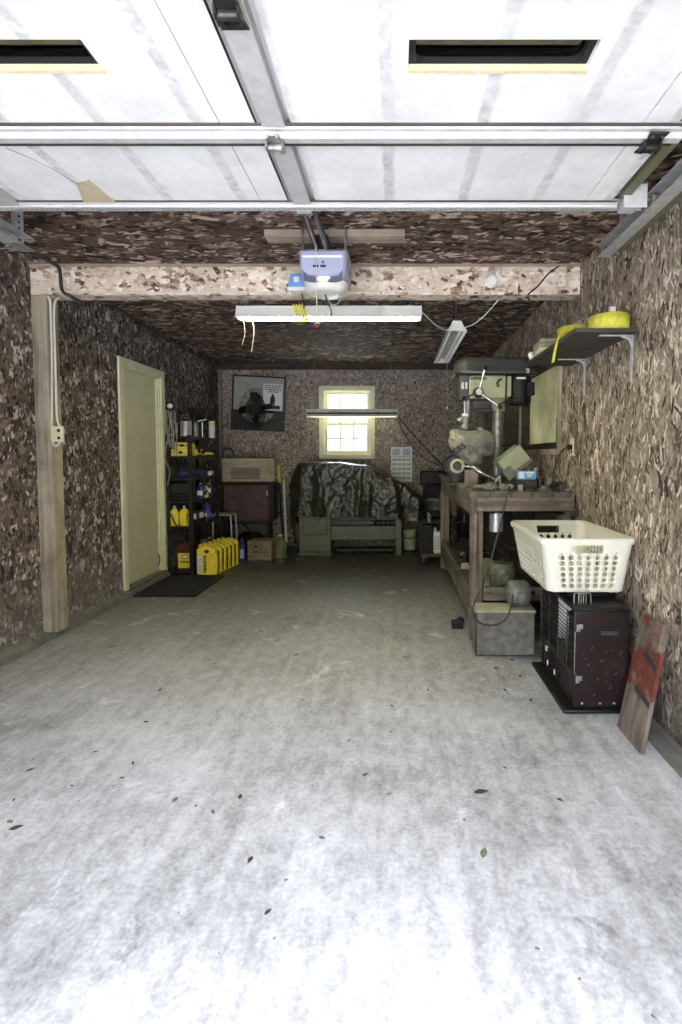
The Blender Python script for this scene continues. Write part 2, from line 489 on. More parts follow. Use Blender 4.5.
M = dict(
    floor=floor_mat(), sheet=door_sheet_mat(),
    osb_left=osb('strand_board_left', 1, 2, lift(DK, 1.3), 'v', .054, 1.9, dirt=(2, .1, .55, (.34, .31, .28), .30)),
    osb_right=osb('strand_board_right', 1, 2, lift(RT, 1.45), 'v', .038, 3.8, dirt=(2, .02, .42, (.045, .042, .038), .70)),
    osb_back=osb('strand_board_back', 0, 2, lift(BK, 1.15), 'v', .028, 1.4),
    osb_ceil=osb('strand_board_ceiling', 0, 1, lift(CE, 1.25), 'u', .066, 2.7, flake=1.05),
    osb_beam=osb('strand_board_beam', 0, 3, lift(BM, 1.12), 'u', .065, 2.0),
    curb=mat('curb_concrete', (.15, .14, .115), .85, var=.3, scale=14, bump=.4, grime=.3),
    ground=mat('driveway_concrete', (.50, .49, .46), .9, var=.12, scale=3, bump=.3),
    siding=mat('outer_siding', (.5, .48, .44), .8, var=.1, scale=3),
    post=wood_mat('pale_post_wood', (.20, .168, .118), (.47, .41, .305), 'z'),
    lumber_x=wood_mat('bench_lumber_across', (.11, .086, .062), (.33, .27, .205), 'x', grime=.5),
    lumber_y=wood_mat('bench_lumber_along', (.075, .06, .045), (.21, .175, .135), 'y', grime=.5),
    lumber_z=wood_mat('bench_lumber_upright', (.12, .092, .068), (.36, .295, .225), 'z', grime=.45),
    board=wood_mat('ceiling_plank_wood', (.26, .20, .15), (.50, .42, .33), 'x', grime=.2),
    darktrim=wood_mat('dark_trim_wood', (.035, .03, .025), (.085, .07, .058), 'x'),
    corner=wood_mat('corner_trim_wood', (.12, .105, .085), (.27, .24, .20), 'z'),
    cream=mat('cream_paint', (.70, .68, .46), .5, var=.1, scale=5, grime=.08, grime_col=(.2, .18, .1)),
    doorslab=mat('cream_door_paint', (.60, .58, .38), .42, var=.10, scale=2.2, grime=.10, grime_col=(.18, .17, .11)),
    white=mat('white_paint', (.78, .78, .76), .45, var=.06, scale=8),
    enamel=mat('white_enamel', (.70, .70, .66), .35, var=.08, scale=8, grime=.12, grime_col=(.3, .28, .22)),
    galv=mat('galvanised_steel', (.50, .50, .49), .42, .55, var=.2, scale=30, grime=.15),
    galv_white=mat('pale_galvanised_steel', (.46, .46, .45), .5, .15, var=.12, scale=24, grime=.1, grime_col=(.2, .2, .19)),
    steel=mat('worn_steel', (.30, .29, .265), .45, .6, var=.4, scale=25, grime=.3),
    darksteel=mat('dark_greasy_steel', (.038, .035, .030), .42, .5, var=.5, scale=25, grime=.35),
    chrome=mat('chrome', (.55, .54, .51), .25, .9, var=.08, scale=12),
    black=mat('black_plastic', (.008, .008, .0075), .45, var=.3, scale=14, spec=.25),
    blackmetal=mat('black_metal', (.011, .0105, .0095), .42, .0, var=.4, scale=18, grime=.15, grime_col=(.04, .035, .028), spec=.3),
    rubber=mat('black_rubber', (.009, .009, .0085), .75, var=.3, scale=24, bump=.3),
    mat_rubber=mat('doormat_rubber', (.010, .009, .008), .95, var=.4, scale=60, bump=.6),
    paper=mat('white_paper', (.78, .79, .76), .7, var=.05),
    ink=mat('dark_ink', (.03, .03, .035), .6, var=.2),
    greyink=mat('grey_ink', (.36, .38, .39), .6, var=.2),
    blueink=mat('blue_ink', (.42, .50, .62), .6, var=.2),
    foam=mat('yellow_foam', (.66, .56, .30), .8, var=.15, scale=40),
    kraft=mat('torn_kraft_paper', (.46, .38, .26), .85, var=.15, scale=12),
    tape=mat('yellow_tape', (.72, .66, .03), .5, var=.12),
    yellow=mat('yellow_plastic', (.82, .66, .05), .35, var=.08, scale=6, grime=.06, grime_col=(.25, .2, .02)),
    yellow2=mat('yellow_case_plastic', (.74, .62, .08), .45, var=.1, grime=.12, grime_col=(.2, .17, .04)),
    webbing=mat('yellow_webbing', (.60, .56, .06), .7, var=.16, scale=40, bump=.3, grime=.2, grime_col=(.2, .17, .05)),
    blue=mat('blue_plastic', (.022, .034, .20), .35, var=.15),
    lblue=mat('light_blue_plastic', (.16, .37, .70), .4, var=.08),
    opener=mat('blue_grey_plastic', (.36, .375, .50), .32, var=.06, scale=4),
    opener_dark=mat('dark_blue_grey_plastic', (.085, .09, .14), .4, var=.08),
    lens=mat('milky_lens', (.78, .77, .72), .3, var=.05),
    red=mat('red_plastic', (.40, .03, .02), .4),
    cover=mat('charcoal_cover_paint', (.040, .041, .039), .42, var=.25, scale=8, grime=.15, grime_col=(.10, .10, .09)),
    maroon=mat('maroon_enamel', (.0165, .0085, .0075), .42, .0, var=.2, scale=7, grime=.05, spec=.35, grime_col=(.14, .11, .10)),
    maroon2=mat('maroon_cabinet_paint', (.060, .028, .024), .45, var=.25, scale=6, grime=.2, grime_col=(.16, .12, .11)),
    redbrown=mat('red_brown_jug_plastic', (.085, .018, .009), .3, var=.15),
    palegreen=mat('pale_green_machine_paint', (.30, .31, .18), .45, var=.15, scale=7, grime=.25, grime_col=(.10, .10, .06)),
    cabgreen=mat('grey_green_cabinet_paint', (.115, .12, .068), .45, var=.22, scale=6, grime=.3, grime_col=(.07, .07, .045)),
    motorgreen=mat('dull_green_motor_paint', (.13, .145, .085), .45, .1, var=.3, scale=9, grime=.35),
    greymotor=mat('grey_motor_paint', (.17, .17, .15), .45, .2, var=.2, scale=9, grime=.3),
    tank=mat('grey_crusted_steel', (.15, .138, .115), .85, .0, var=.35, scale=18, bump=.3, grime=.12, grime_col=(.30, .28, .24)),
    tank_rim=mat('pale_rim_paint', (.38, .37, .25), .7, var=.2, scale=12, grime=.3, grime_col=(.16, .15, .12)),
    basket=mat('white_basket_plastic', (.80, .79, .67), .38, var=.03, scale=3),
    cratewood=wood_mat('cream_box_board', (.32, .27, .17), (.50, .44, .30), 'x', grime=.2),
    insetbrown=wood_mat('grey_brown_inset', (.17, .14, .12), (.27, .23, .20), 'x', grime=.2),
    card=mat('brown_cardboard', (.25, .185, .105), .85, var=.12, scale=6, grime=.15, grime_col=(.16, .12, .07)),
    jugclear=plastic_sheet_mat('milky_jug_plastic', (.22, .24, .13), .4, .3, bumpk=.1),
    tarp=None,
    bag=plastic_sheet_mat('grey_white_bag_plastic', (.25, .24, .185), .15, .30, bumpk=1.0),
    frost=plastic_sheet_mat('frosted_yellow_green_pane', (.37, .36, .24), .40, .4, bumpk=.5),
    glass=glass_mat('clear_window_glass'),
    darkglass=glass_mat('smoky_door_glass', (.06, .06, .06), .10, .08),
    tube_dim=emit_mat('faint_tube_glass', (1.0, .93, .62), 1.1),
    tube=emit_mat('lit_tube_glass', (1.0, .93, .62), TUBE_POWER),
    cord_white=mat('white_cord', (.62, .60, .52), .5, var=.1),
    cord_black=mat('black_cord', (.015, .015, .014), .5, var=.2),
    cord_dark=mat('dark_grey_cord', (.045, .042, .035), .5, var=.2),
    cord_grey=mat('grey_cord', (.30, .28, .23), .6, var=.2),
    redboard=None,
    leaf=mat('dry_leaf', (.11, .12, .06), .8, var=.4, scale=60),
    leafdark=mat('dark_leaf', (.035, .032, .022), .8, var=.4, scale=60),
    brownwood=wood_mat('brown_platform_wood', (.08, .05, .03), (.16, .10, .065), 'x'),
    fanpaint=mat('grey_fan_sheet_metal', (.34, .34, .32), .4, .2, var=.15, scale=10, grime=.12),
)
def red_board_mat():
    t = NT('worn_red_paint_on_board')
    v = t.coord()
    g = t.noise(t.mapping(v, scale=(20, 20, 2)), 1, 6, .6)
    woodc = t.ramp(g, [(.3, (.055, .042, .033)), (.7, (.23, .19, .152))])
    sp = t.n('ShaderNodeSeparateXYZ'); t.l(v, sp.inputs[0])
    f = t.noise(v, 6, 6, .7, .5)
    band = t.ramp(t.math('ADD', sp.outputs[2], 0.0), [(.17, 0.0), (.22, 1.0), (.38, .95), (.45, .35), (.54, .6)])
    a = t.math('ADD', f, t.math('MULTIPLY', band, .22))
    paint = t.ramp(a, [(.63, 0.0), (.68, 1.0)])
    redc = t.ramp(t.noise(v, 30, 3), [(.3, (.095, .020, .010)), (.7, (.17, .038, .018))])
    col = t.mix(paint, woodc, redc)
    t.l(col, t.b.inputs['Base Color']); t.b.inputs['Roughness'].default_value = .75
    t.bump(g, .3, .004)
    return t.m
M['redboard'] = red_board_mat()
def tarp_mat():
    """dark olive plastic film with sharp crumples"""
    t = NT('olive_tarp_plastic'); v = t.coord()
    nz = t.n('ShaderNodeTexNoise'); t.l(v, nz.inputs['Vector']); nz.inputs['Scale'].default_value = 5; nz.inputs['Detail'].default_value = 4
    vm = t.n('ShaderNodeVectorMath', operation='MULTIPLY_ADD'); t.l(nz.outputs['Color'], vm.inputs[0]); vm.inputs[1].default_value = (.16, .16, .16); t.l(v, vm.inputs[2])
    vo = t.n('ShaderNodeTexVoronoi', feature='F1'); t.l(vm.outputs[0], vo.inputs['Vector']); vo.inputs['Scale'].default_value = 6
    vo2 = t.n('ShaderNodeTexVoronoi', feature='F1'); t.l(vm.outputs[0], vo2.inputs['Vector']); vo2.inputs['Scale'].default_value = 17
    h = t.math('ADD', vo.outputs[0], t.math('MULTIPLY', vo2.outputs[0], .45))
    col = t.ramp(t.noise(v, 5, 5), [(.3, (.014, .013, .006)), (.7, (.040, .037, .018))])
    t.l(col, t.b.inputs['Base Color']); t.b.inputs['Roughness'].default_value = .31; t.b.inputs['Specular IOR Level'].default_value = .55
    t.bump(h, .42, .06)
    return t.m
M['tarp'] = tarp_mat()

# ------------------------------------------------------------------ the setting
# floor, driveway
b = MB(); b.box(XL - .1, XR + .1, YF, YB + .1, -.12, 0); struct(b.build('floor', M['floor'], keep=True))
b = MB(); b.box(-30, 30, -30, 30, -.30, -.13); struct(b.build('ground', M['ground'], keep=True, smooth=0), 'concrete drive and yard outside the garage')
b = MB(); b.box(-2.2, 1.3, -9, YF, -.13, -.02); struct(b.build('driveway', M['ground'], keep=True), 'pale concrete driveway outside the open door')
# walls (left wall has the side door opening, right and back walls a window opening)
DY0, DY1, DZ = 4.84, 5.62, 2.07          # door slab opening
T = .14
def wall_with_hole(name, m, frame, u0, u1, v0, v1, hole, d0, d1):
    hu0, hu1, hv0, hv1 = hole
    b = MB()
    for (a0, a1, c0, c1) in ((u0, hu0, v0, v1), (hu1, u1, v0, v1), (hu0, hu1, v0, hv0), (hu0, hu1, hv1, v1)):
        if a1 - a0 > 1e-4 and c1 - c0 > 1e-4:
            b.prism([(a0, c0), (a1, c0), (a1, c1), (a0, c1)], d0, d1, frame)
    return struct(b.build(name, m, keep=True, smooth=0))
wall_with_hole('wall_left', M['osb_left'], FX(XL), YF, YB, 0, ZC, (DY0, DY1, .06, DZ), -T, 0)
W2 = (4.06, 5.30, 1.32, 2.06)
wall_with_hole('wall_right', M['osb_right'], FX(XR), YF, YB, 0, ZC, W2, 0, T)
W1 = (-.985, -.34, 1.285, 2.165)
wall_with_hole('wall_back', M['osb_back'], FY(YB), XL - T, XR + T, 0, ZC, W1, 0, T)
wall_with_hole('wall_front', M['siding'], FY(YF), XL - T, XR + T, 0, ZC, (-1.72, .99, 0, 2.14), -T, 0)
b = MB(); b.box(XL - T, XR + T, YF - T, YB + T, ZC, ZC + .1); struct(b.build('ceiling', M['osb_ceil'], keep=True, smooth=0))
b = MB(); b.box(XL - T - .5, XR + T + .5, YF - T - .3, YB + T + .5, ZC + .25, ZC + .4); struct(b.build('roof', M['siding'], keep=True, smooth=0))
# curbs, sheet joints
b = MB(); b.prism([(XL, 0), (XL + .06, 0), (XL + .052, .045), (XL, .075)], YF, 4.78, lambda u, v, d: Vector((u, d, v)))
struct(b.build('baseboard_left', M['curb'], keep=True, bevel=.006), 'rough concrete curb along the left wall')
b = MB(); b.prism([(XL, 0), (XL + .05, 0), (XL + .045, .04), (XL, .06)], 4.78, YB, lambda u, v, d: Vector((u, d, v)))
struct(b.build('baseboard_left.001', M['curb'], keep=True, bevel=.006), 'rough concrete curb below the side door')
b = MB(); b.prism([(XR, 0), (XR - .10, 0), (XR - .10, .006), (XR, .02)], YF, YB, lambda u, v, d: Vector((u, d, v)))
struct(b.build('baseboard_right', M['curb'], keep=True), 'pale concrete strip along the right wall')
# beam and post
b = MB(); b.box(XL + .002, XR - .002, 3.66, 3.80, 2.345, ZC); struct(b.build('beam', M['osb_beam'], keep=True, bevel=.004), 'strand board clad ceiling beam across the garage')
b = MB(); b.box(XL, XR, 3.652, 3.675, ZC - .018, ZC); struct(b.build('trim_1', M['board'], keep=True), 'thin strip where beam meets ceiling')
b = MB(); b.box(XL, XL + .100, 3.662, 3.795, .055, 2.344); struct(b.build('post', M['post'], keep=True, bevel=.006), 'pale wooden post carrying the left end of the beam')
b = MB(); b.box(XL, XR, YB - .025, YB, ZC - .10, ZC); struct(b.build('trim_2', M['darktrim'], keep=True), 'dark trim along the top of the back wall')
b = MB(); b.box(XL, XL + .05, YB - .03, YB, .06, ZC - .10); struct(b.build('trim_3', M['corner'], keep=True, bevel=.004), 'pale corner strip in the left back corner')
# side door
d = bpy.data.objects.new('door_1', None); COL.objects.link(d); d.location = (XL, (DY0 + DY1) / 2, .06); struct(d, 'cream side door in the left wall')
b = MB(); b.box(XL - .075, XL - .035, DY0 + .012, DY1 - .012, .075, DZ - .012); b.build('door_slab', M['doorslab'], d, bevel=.004)
b = MB()
for (y0, y1, z0, z1) in ((DY0 - .075, DY0 + .004, .06, DZ + .075), (DY1 - .004, DY1 + .075, .06, DZ + .075), (DY0 + .004, DY1 - .004, DZ - .004, DZ + .075)):
    b.box(XL, XL + .022, y0, y1, z0, z1)
b.build('casing', M['cream'], d, bevel=.005)
b = MB(); b.box(XL - .13, XL, DY0, DY0 + .012, .06, DZ); b.box(XL - .13, XL, DY1 - .012, DY1, .06, DZ); b.box(XL - .13, XL, DY0, DY1, DZ - .012, DZ)
b.box(XL - .035, XL - .018, DY1 - .03, DY1 - .012, .06, DZ); b.build('jamb', M['cream'], d)
b = MB(); b.box(XL - .13, XL + .03, DY0, DY1, .045, .072); b.build('sill', M['curb'], d)
b = MB(); b.tube([(XL - .03, DY1 - .06, .12), (XL - .015, DY1 - .055, .19), (XL - .03, DY1 - .06, .26)], .006); b.build('strike_chain', M['darksteel'], d)
for z in (.3, 1.05, 1.8):
    b = MB(); b.box(XL - .034, XL - .028, DY0 + .004, DY0 + .024, z, z + .09); b.cyl((XL - .03, DY0 + .014, z), (XL - .03, DY0 + .014, z + .09), .006, n=8)
    b.build('hinge', M['galv'], d)

# back window: casing, two sashes with bars, panes
w = bpy.data.objects.new('window_1', None); COL.objects.link(w); w.location = (-.66, YB, W1[2]); struct(w, 'bright six over six window in the back wall')
f = FY(YB)
b = MB(); b.frame(W1[0] - .062, W1[1] + .062, W1[2] - .062, W1[3] + .062, .065, -.02, .0, f); b.build('casing', M['cream'], w, bevel=.004)
b = MB(); b.frame(W1[0], W1[1], W1[2], W1[3], .016, .0, .12, f); b.build('jamb', M['cream'], w)
zm = 1.70
def sash(name, z0, z1, d0):
    b = MB(); u0, u1 = W1[0] + .016, W1[1] - .016
    b.frame(u0, u1, z0, z1, .034, d0, d0 + .03, f)
    for k in (1, 2):
        x = u0 + .034 + (u1 - u0 - .068) * k / 3; b.prism([(x - .009, z0 + .03), (x + .009, z0 + .03), (x + .009, z1 - .03), (x - .009, z1 - .03)], d0 + .006, d0 + .024, f)
    z = (z0 + z1) / 2; b.prism([(u0 + .03, z - .009), (u1 - .03, z - .009), (u1 - .03, z + .009), (u0 + .03, z + .009)], d0 + .007, d0 + .023, f)
    s = b.build('sash', M['cream'], w, bevel=.002)
    p = MB(); p.prism([(u0 + .03, z0 + .03), (u1 - .03, z0 + .03), (u1 - .03, z1 - .03), (u0 + .03, z1 - .03)], d0 + .013, d0 + .016, f); p.build('pane', M['glass'], s)
    return s
sash('sash', W1[2] + .016, zm + .02, .02); sash('sash', zm - .02, W1[3] - .016, .06)
for x in (-.76, -.56):
    b = MB(); b.box(x - .02, x + .02, YB - .002, YB + .018, zm + .018, zm + .034); b.cyl((x, YB + .006, zm + .034), (x, YB + .006, zm + .044), .011, n=10)
    b.build('sash_lock', M['cream'], w)

# right wall window with a cloudy sheet behind the frame
w = bpy.data.objects.new('window_2', None); COL.objects.link(w); w.location = (XR, 4.68, W2[2]); struct(w, 'cloudy yellow green window in the right wall')
f = FX(XR)
b = MB(); b.frame(W2[0] - .04, W2[1] + .04, W2[2] - .04, W2[3] + .04, .045, -.022, 0, f); b.build('casing', M['post'], w, bevel=.004)
b = MB(); b.frame(W2[0], W2[1], W2[2], W2[3], .02, 0, .13, f); b.build('jamb', M['darktrim'], w)
b = MB(); b.frame(W2[0] + .02, W2[1] - .02, W2[2] + .02, W2[3] - .02, .04, .055, .085, f)
b.prism([(W2[0] + .05, W2[2] + .05), (W2[0] + .30, W2[2] + .05), (W2[0] + .30, W2[2] + .26), (W2[0] + .05, W2[2] + .26)], .060, .080, f)
b.build('sash', M['darktrim'], w, bevel=.003)
b = MB(); b.prism([(W2[0] + .05, W2[2] + .05), (W2[1] - .05, W2[2] + .05), (W2[1] - .05, W2[3] - .05), (W2[0] + .05, W2[3] - .05)], .068, .072, f); b.build('pane', M['frost'], w)
# ------------------------------------------------------------------ overhead door, tracks, opener
DX0, DX1, DZ0 = -1.60, .86, 2.285
DC = -.37
gd = thing('garage_door', 'white panelled garage door rolled up overhead with two slit windows', 'garage door', (DC, 1.15, 2.28))
SECT = [(1.775, 2.25), (1.215, 1.755), (.655, 1.175), (.115, .635)]
holes = [(.034, .501), (-1.231, -.764)]
for k, (y0, y1) in enumerate(SECT):
    b = MB()
    if k != 1: b.box(DX0, DX1, y0, y1, DZ0 + .030, DZ0 + .046)
    else:
        h0, h1 = 1.355, 1.50
        b.box(DX0, DX1, y0, h0, DZ0 + .030, DZ0 + .046); b.box(DX0, DX1, h1, y1, DZ0 + .030, DZ0 + .046)
        xs = [DX0, -1.24, -.755, .025, .51, DX1]
        for i in (0, 2, 4): b.box(xs[i], xs[i + 1], h0, h1, DZ0 + .030, DZ0 + .046)
    s = b.build('section', M['white'], gd, smooth=0)
    # insulation sheets facing the room
    for (x0, x1) in ((DX0 + .11, -.535), (-.532, -.425), (-.315, .752), (.755, DX1)):
        b = MB()
        hs = [h for h in holes if x0 < h[0] and h[1] < x1] if k == 1 else []
        if not hs: b.box(x0, x1, y0 + .004, y1 - .004, DZ0 + .002, DZ0 + .017)
        else:
            h = hs[0]; a0, a1 = 1.368, 1.482
            b.box(x0, x1, y0 + .004, a0, DZ0 + .002, DZ0 + .017); b.box(x0, x1, a1, y1 - .004, DZ0 + .002, DZ0 + .017)
            b.box(x0, h[0], a0, a1, DZ0 + .002, DZ0 + .017); b.box(h[1], x1, a0, a1, DZ0 + .002, DZ0 + .017)
        o = b.build('insulation_sheet', M['sheet'], gd, smooth=0)
    # stiles
    b = MB(); b.box(-.405, -.335, y0 + .01, y1 - .01, DZ0 - .008, DZ0 + .03); b.build('centre_stile', M['galv_white'], gd, bevel=.002)
    b = MB(); b.box(-.4255, -.418, y0 + .01, y1 - .01, DZ0 + .001, DZ0 + .03); b.build('stile_gap', M['blackmetal'], gd)
    b = MB(); b.box(-.418, -.405, y0 + .01, y1 - .01, DZ0 + .0, DZ0 + .03); b.build('stile_flange', M['fanpaint'], gd)
    b = MB(); b.box(DX0, DX0 + .10, y0 + .01, y1 - .01, DZ0 - .012, DZ0 + .034); b.build('end_stile', M['galv_white'], gd, bevel=.002)
for (x0, x1) in holes:
    b = MB(); ex = .018
    # rounded black gasket: outer rectangle and inner rounded opening, above the facing
    def rr(x0, x1, y0, y1, r, n=6):
        P = []
        for cx, cy, a0 in ((x1 - r, y1 - r, 0), (x0 + r, y1 - r, 90), (x0 + r, y0 + r, 180), (x1 - r, y0 + r, 270)):
            for i in range(n + 1):
                a = R(a0 + 90 * i / n); P.append((cx + r * math.cos(a), cy + r * math.sin(a)))
        return P
    A = rr(x0 - .006, x1 + .006, 1.358, 1.497, .02); B_ = rr(x0 + ex, x1 - ex, 1.372, 1.478, .028)
    for z0, z1 in ((DZ0 + .018, DZ0 + .050),):
        va = [[b.bm.verts.new((p[0], p[1], z)) for p in A] for z in (z0, z1)]
        vb = [[b.bm.verts.new((p[0], p[1], z)) for p in B_] for z in (z0, z1)]
        n = len(A)
        for i in range(n):
            j = (i + 1) % n
            b.face([va[0][i], va[0][j], vb[0][j], vb[0][i]]); b.face([va[1][i], vb[1][i], vb[1][j], va[1][j]])
            b.face([vb[0][i], vb[0][j], vb[1][j], vb[1][i]]); b.face([va[0][i], va[1][i], va[1][j], va[0][j]])
    g = b.build('window_gasket', M['rubber'], gd)
    b = MB(); b.box(x0 + .01, x1 - .01, 1.365, 1.487, DZ0 + .040, DZ0 + .044); b.build('pane', M['darkglass'], g)
    b = MB(); b.box(x0 - .002, x1 + .004, 1.470, 1.4822, DZ0 + .0, DZ0 + .016); b.box(x0 - .003, x0, 1.368, 1.482, DZ0 + .004, DZ0 + .016); b.build('cut_foam_edge', M['foam'], gd)
# struts: bent sheet channels across the door
def strut(y0, y1, z1, drop, m):
    b = MB()
    pr = [(y0, z1), (y0, z1 - drop * .45), (y0 + (y1 - y0) * .2, z1 - drop * .45), (y0 + (y1 - y0) * .3, z1 - drop), (y0 + (y1 - y0) * .7, z1 - drop), (y0 + (y1 - y0) * .8, z1 - drop * .4), (y1, z1 - drop * .4), (y1, z1)]
    b.prism(pr, DX0 - .01, DX1 + .03, lambda u, v, d: Vector((d, u, v)))
    return b.build('strut', m, gd, bevel=.0015)
strut(1.705, 1.775, DZ0 + .002, .030, M['galv_white'])
strut(2.205, 2.25, DZ0 + .002, .018, M['galv_white'])
for yy, zz in ((1.779, .018), (1.696, .004), (2.197, .003)):
    b = MB(); b.box(DX0, DX1 + .02, yy, yy + .007, DZ0 - zz, DZ0 + .004); b.build('joint_line', M['darktrim'], gd)
strut(1.13, 1.20, DZ0 + .002, .034, M['galv_white'])
b = MB(); b.box(DX0 - .01, DX1 + .14, 2.251, 2.258, DZ0 - .014, DZ0 + .012)
b.build('perforated_angle', M['galv'], gd)
b = MB()
for i in range(120):
    x = DX0 + .02 + i * (DX1 - DX0) / 120
    b.box(x, x + .006, 2.2495, 2.2512, DZ0 - .011, DZ0 - .007)
b.build('perforation', M['ink'], gd)
def hinge(x, y, m, sc_=1):
    b = MB()
    b.prism([(-.03, -.06), (.03, -.06), (.018, 0), (.03, .05), (-.03, .05), (-.018, 0)], DZ0 - .036, DZ0 - .030, lambda u, v, d: Vector((x + u * sc_, y + v * sc_, d)))
    b.cyl((x - .03, y, DZ0 - .045), (x + .03, y, DZ0 - .045), .010, n=10)
    for (dx, dy) in ((-.015, -.045), (.015, -.045), (-.015, .035), (.015, .035)): b.cyl((x + dx, y + dy, DZ0 - .044), (x + dx, y + dy, DZ0 - .03), .006, n=6)
    b.box(x - .028, x - .022, y - .02, y + .02, DZ0 - .055, DZ0 - .03); b.box(x + .022, x + .028, y - .02, y + .02, DZ0 - .055, DZ0 - .03)
    return b.build('hinge', m, gd, bevel=.001)
hinge(-.375, 1.745, M['steel'], .8); hinge(-.365, 1.235, M['darksteel'], 1.1); hinge(.80, 1.745, M['darksteel'])
# right end bracket with roller holder
b = MB(); b.box(.90, .965, 2.15, 2.245, DZ0 - .03, DZ0 + .03); b.box(.885, .975, 2.14, 2.15, DZ0 - .05, DZ0 + .04); b.build('roller_bracket', M['galv_white'], gd, bevel=.003)
b = MB(); b.box(.872, .912, .8, 2.14, DZ0 - .006, DZ0 + .03); b.build('end_stile', M['cabgreen'], gd, bevel=.002)
for y in (1.15, 1.7, 2.2):
    b = MB(); b.cyl((.86, y, DZ0 + .005), (1.02, y, DZ0 + .005), .006, n=8); b.cyl((1.012, y, DZ0 + .005), (1.034, y, DZ0 + .005), .022, n=16); b.build('roller', M['steel'], gd)
    b = MB(); b.cyl((-1.60, y, DZ0 + .005), (-1.76, y, DZ0 + .005), .006, n=8); b.build('roller', M['steel'], gd)
# torn facing at the left of the top section
b = MB()
p = [onz(76, 182, DZ0 - .002), onz(88, 181, DZ0 - .006), onz(119, 205, DZ0 - .004), onz(84, 203, DZ0 - .002)]
q = [v + Vector((0, 0, .003)) for v in p]
b.prism([(v.x, v.y) for v in p], DZ0 - .004, DZ0 + .001, FZ(0)); b.build('torn_paper', M['kraft'], gd)
b = MB(); P = [onz(x, y, DZ0 + .001) for x, y in ((6, 148), (35, 160), (58, 172), (78, 184), (100, 196), (122, 205))]
b.tube(P, .0022, 5); b.build('tear_edge', M['cord_grey'], gd)

def track(name, x, side, label, y1):
    t = thing(name, label, 'door track', (x, 1.3, 2.26))
    b = MB(); pr = [(-.030, -.03), (.030, -.03), (.030, -.027), (-.027, -.027), (-.027, .027), (.03, .027), (.03, .03), (-.03, .03)]
    b.prism([(u * side, v) for u, v in pr], .1, y1, lambda u, v, d: Vector((x + u, d, 2.288 + v))); b.build('channel', M['galv'], t)
    b = MB(); xo = x + .034 * -side
    b.prism([(0, -.012), (.05, -.012), (.05, -.009), (.003, -.009), (.003, .03), (0, .03)], .3, y1 - .03, lambda u, v, d: Vector((x - side * (.031 + u), d, 2.288 + v)))
    b.build('stiffener_angle', M['cabgreen'] if side < 0 else M['galv'], t)
    return t
tr = track('door_track', 1.035, -1, 'galvanised overhead door track along the right wall', 2.74)
b = MB(); b.box(1.07, 1.075, 2.60, 2.64, 2.30, ZC); b.box(1.075, 1.10, 2.60, 2.604, 2.30, ZC); b.build('hanger', M['galv'], tr)
tl = track('door_track', -1.765, 1, 'galvanised overhead door track end by the left wall', 2.66)
b = MB(); b.box(-1.80, -1.765, 2.625, 2.629, 2.27, ZC); b.box(-1.803, -1.799, 2.60, 2.629, 2.27, ZC); h_ = b.build('hanger', M['galv'], tl)
b = MB()
for i in range(9): b.cyl((-1.783, 2.6235, 2.30 + i * .027), (-1.783, 2.6255, 2.30 + i * .027), .006, n=8)
b.build('hole', M['ink'], h_)
b = MB(); b.box(-1.80, -1.73, 2.55, 2.645, 2.255, 2.26); b.cyl((-1.765, 2.62, 2.25), (-1.765, 2.62, 2.27), .009, n=8); b.build('stop_bolt', M['steel'], tl)

# opener
OX = -.395
op = thing('garage_door_opener', 'blue grey garage door opener motor hanging in front of the beam', 'garage door opener', (OX, 3.05, 2.2))
def oshape(x0, x1, ztop, zbot, r): return None
b = MB()
# housing: rounded front seen from the door side; lofted sections along Y
secs = [(2.985, .116, 2.375, 2.262), (3.0, .130, 2.392, 2.25), (3.06, .136, 2.40, 2.238), (3.20, .136, 2.40, 2.238), (3.30, .13, 2.39, 2.25), (3.32, .11, 2.37, 2.27)]
rings = []
for (y, hw, zt, zb) in secs:
    pts = []
    H = zt - zb
    prof = [(-1, 1), (-.98, .5), (-.93, .12), (-.75, -.0), (-.4, -.06), (0, -.08), (.4, -.06), (.75, 0), (.93, .12), (.98, .5), (1, 1), (.5, 1.03), (0, 1.04), (-.5, 1.03)]
    rings.append([b.bm.verts.new((OX + .004 + u * hw, y, zb + v * H)) for u, v in prof])
for a, c in zip(rings, rings[1:]):
    n = len(a)
    for i in range(n): b.face([a[i], a[(i + 1) % n], c[(i + 1) % n], c[i]])
b.face(rings[0]); b.face(rings[-1][::-1])
hs = b.build('motor_housing', M['opener'], op, smooth=50, bevel=.006)
b = MB(); b.prism([(-.122, .118), (-.112, .02), (-.085, -.006), (0, -.014), (.085, -.006), (.112, .02), (.122, .118)], 2.977, 2.988, lambda u, v, d: Vector((OX + .004 + u, d, 2.262 + v)))
b.build('front_panel', M['opener'], hs, bevel=.005)
b = MB(); b.box(OX - .105, OX + .11, 2.972, 2.979, 2.343, 2.356); b.build('ridge', M['white'], hs, bevel=.003)
b = MB(); b.box(OX - .048, OX - .018, 2.971, 2.978, 2.292, 2.303); b.box(OX - .008, OX + .022, 2.971, 2.978, 2.292, 2.303); b.build('button', M['ink'], hs)
b = MB(); b.cyl((OX + .006, 2.971, 2.319), (OX + .006, 2.978, 2.319), .007, n=12); b.build('badge', M['opener_dark'], hs)
b = MB(); b.prism([(-.108, .028), (-.082, -.002), (0, -.010), (.082, -.002), (.108, .028), (.10, -.028), (.06, -.036), (-.06, -.036), (-.10, -.028)], 2.984, 3.0, lambda u, v, d: Vector((OX + .004 + u, d, 2.252 + v))); b.build('lower_bezel', M['opener_dark'], hs, bevel=.003)
b = MB(); b.box(OX - .03, OX + .045, 2.978, 2.985, 2.232, 2.240); b.build('name_strip', M['paper'], hs)
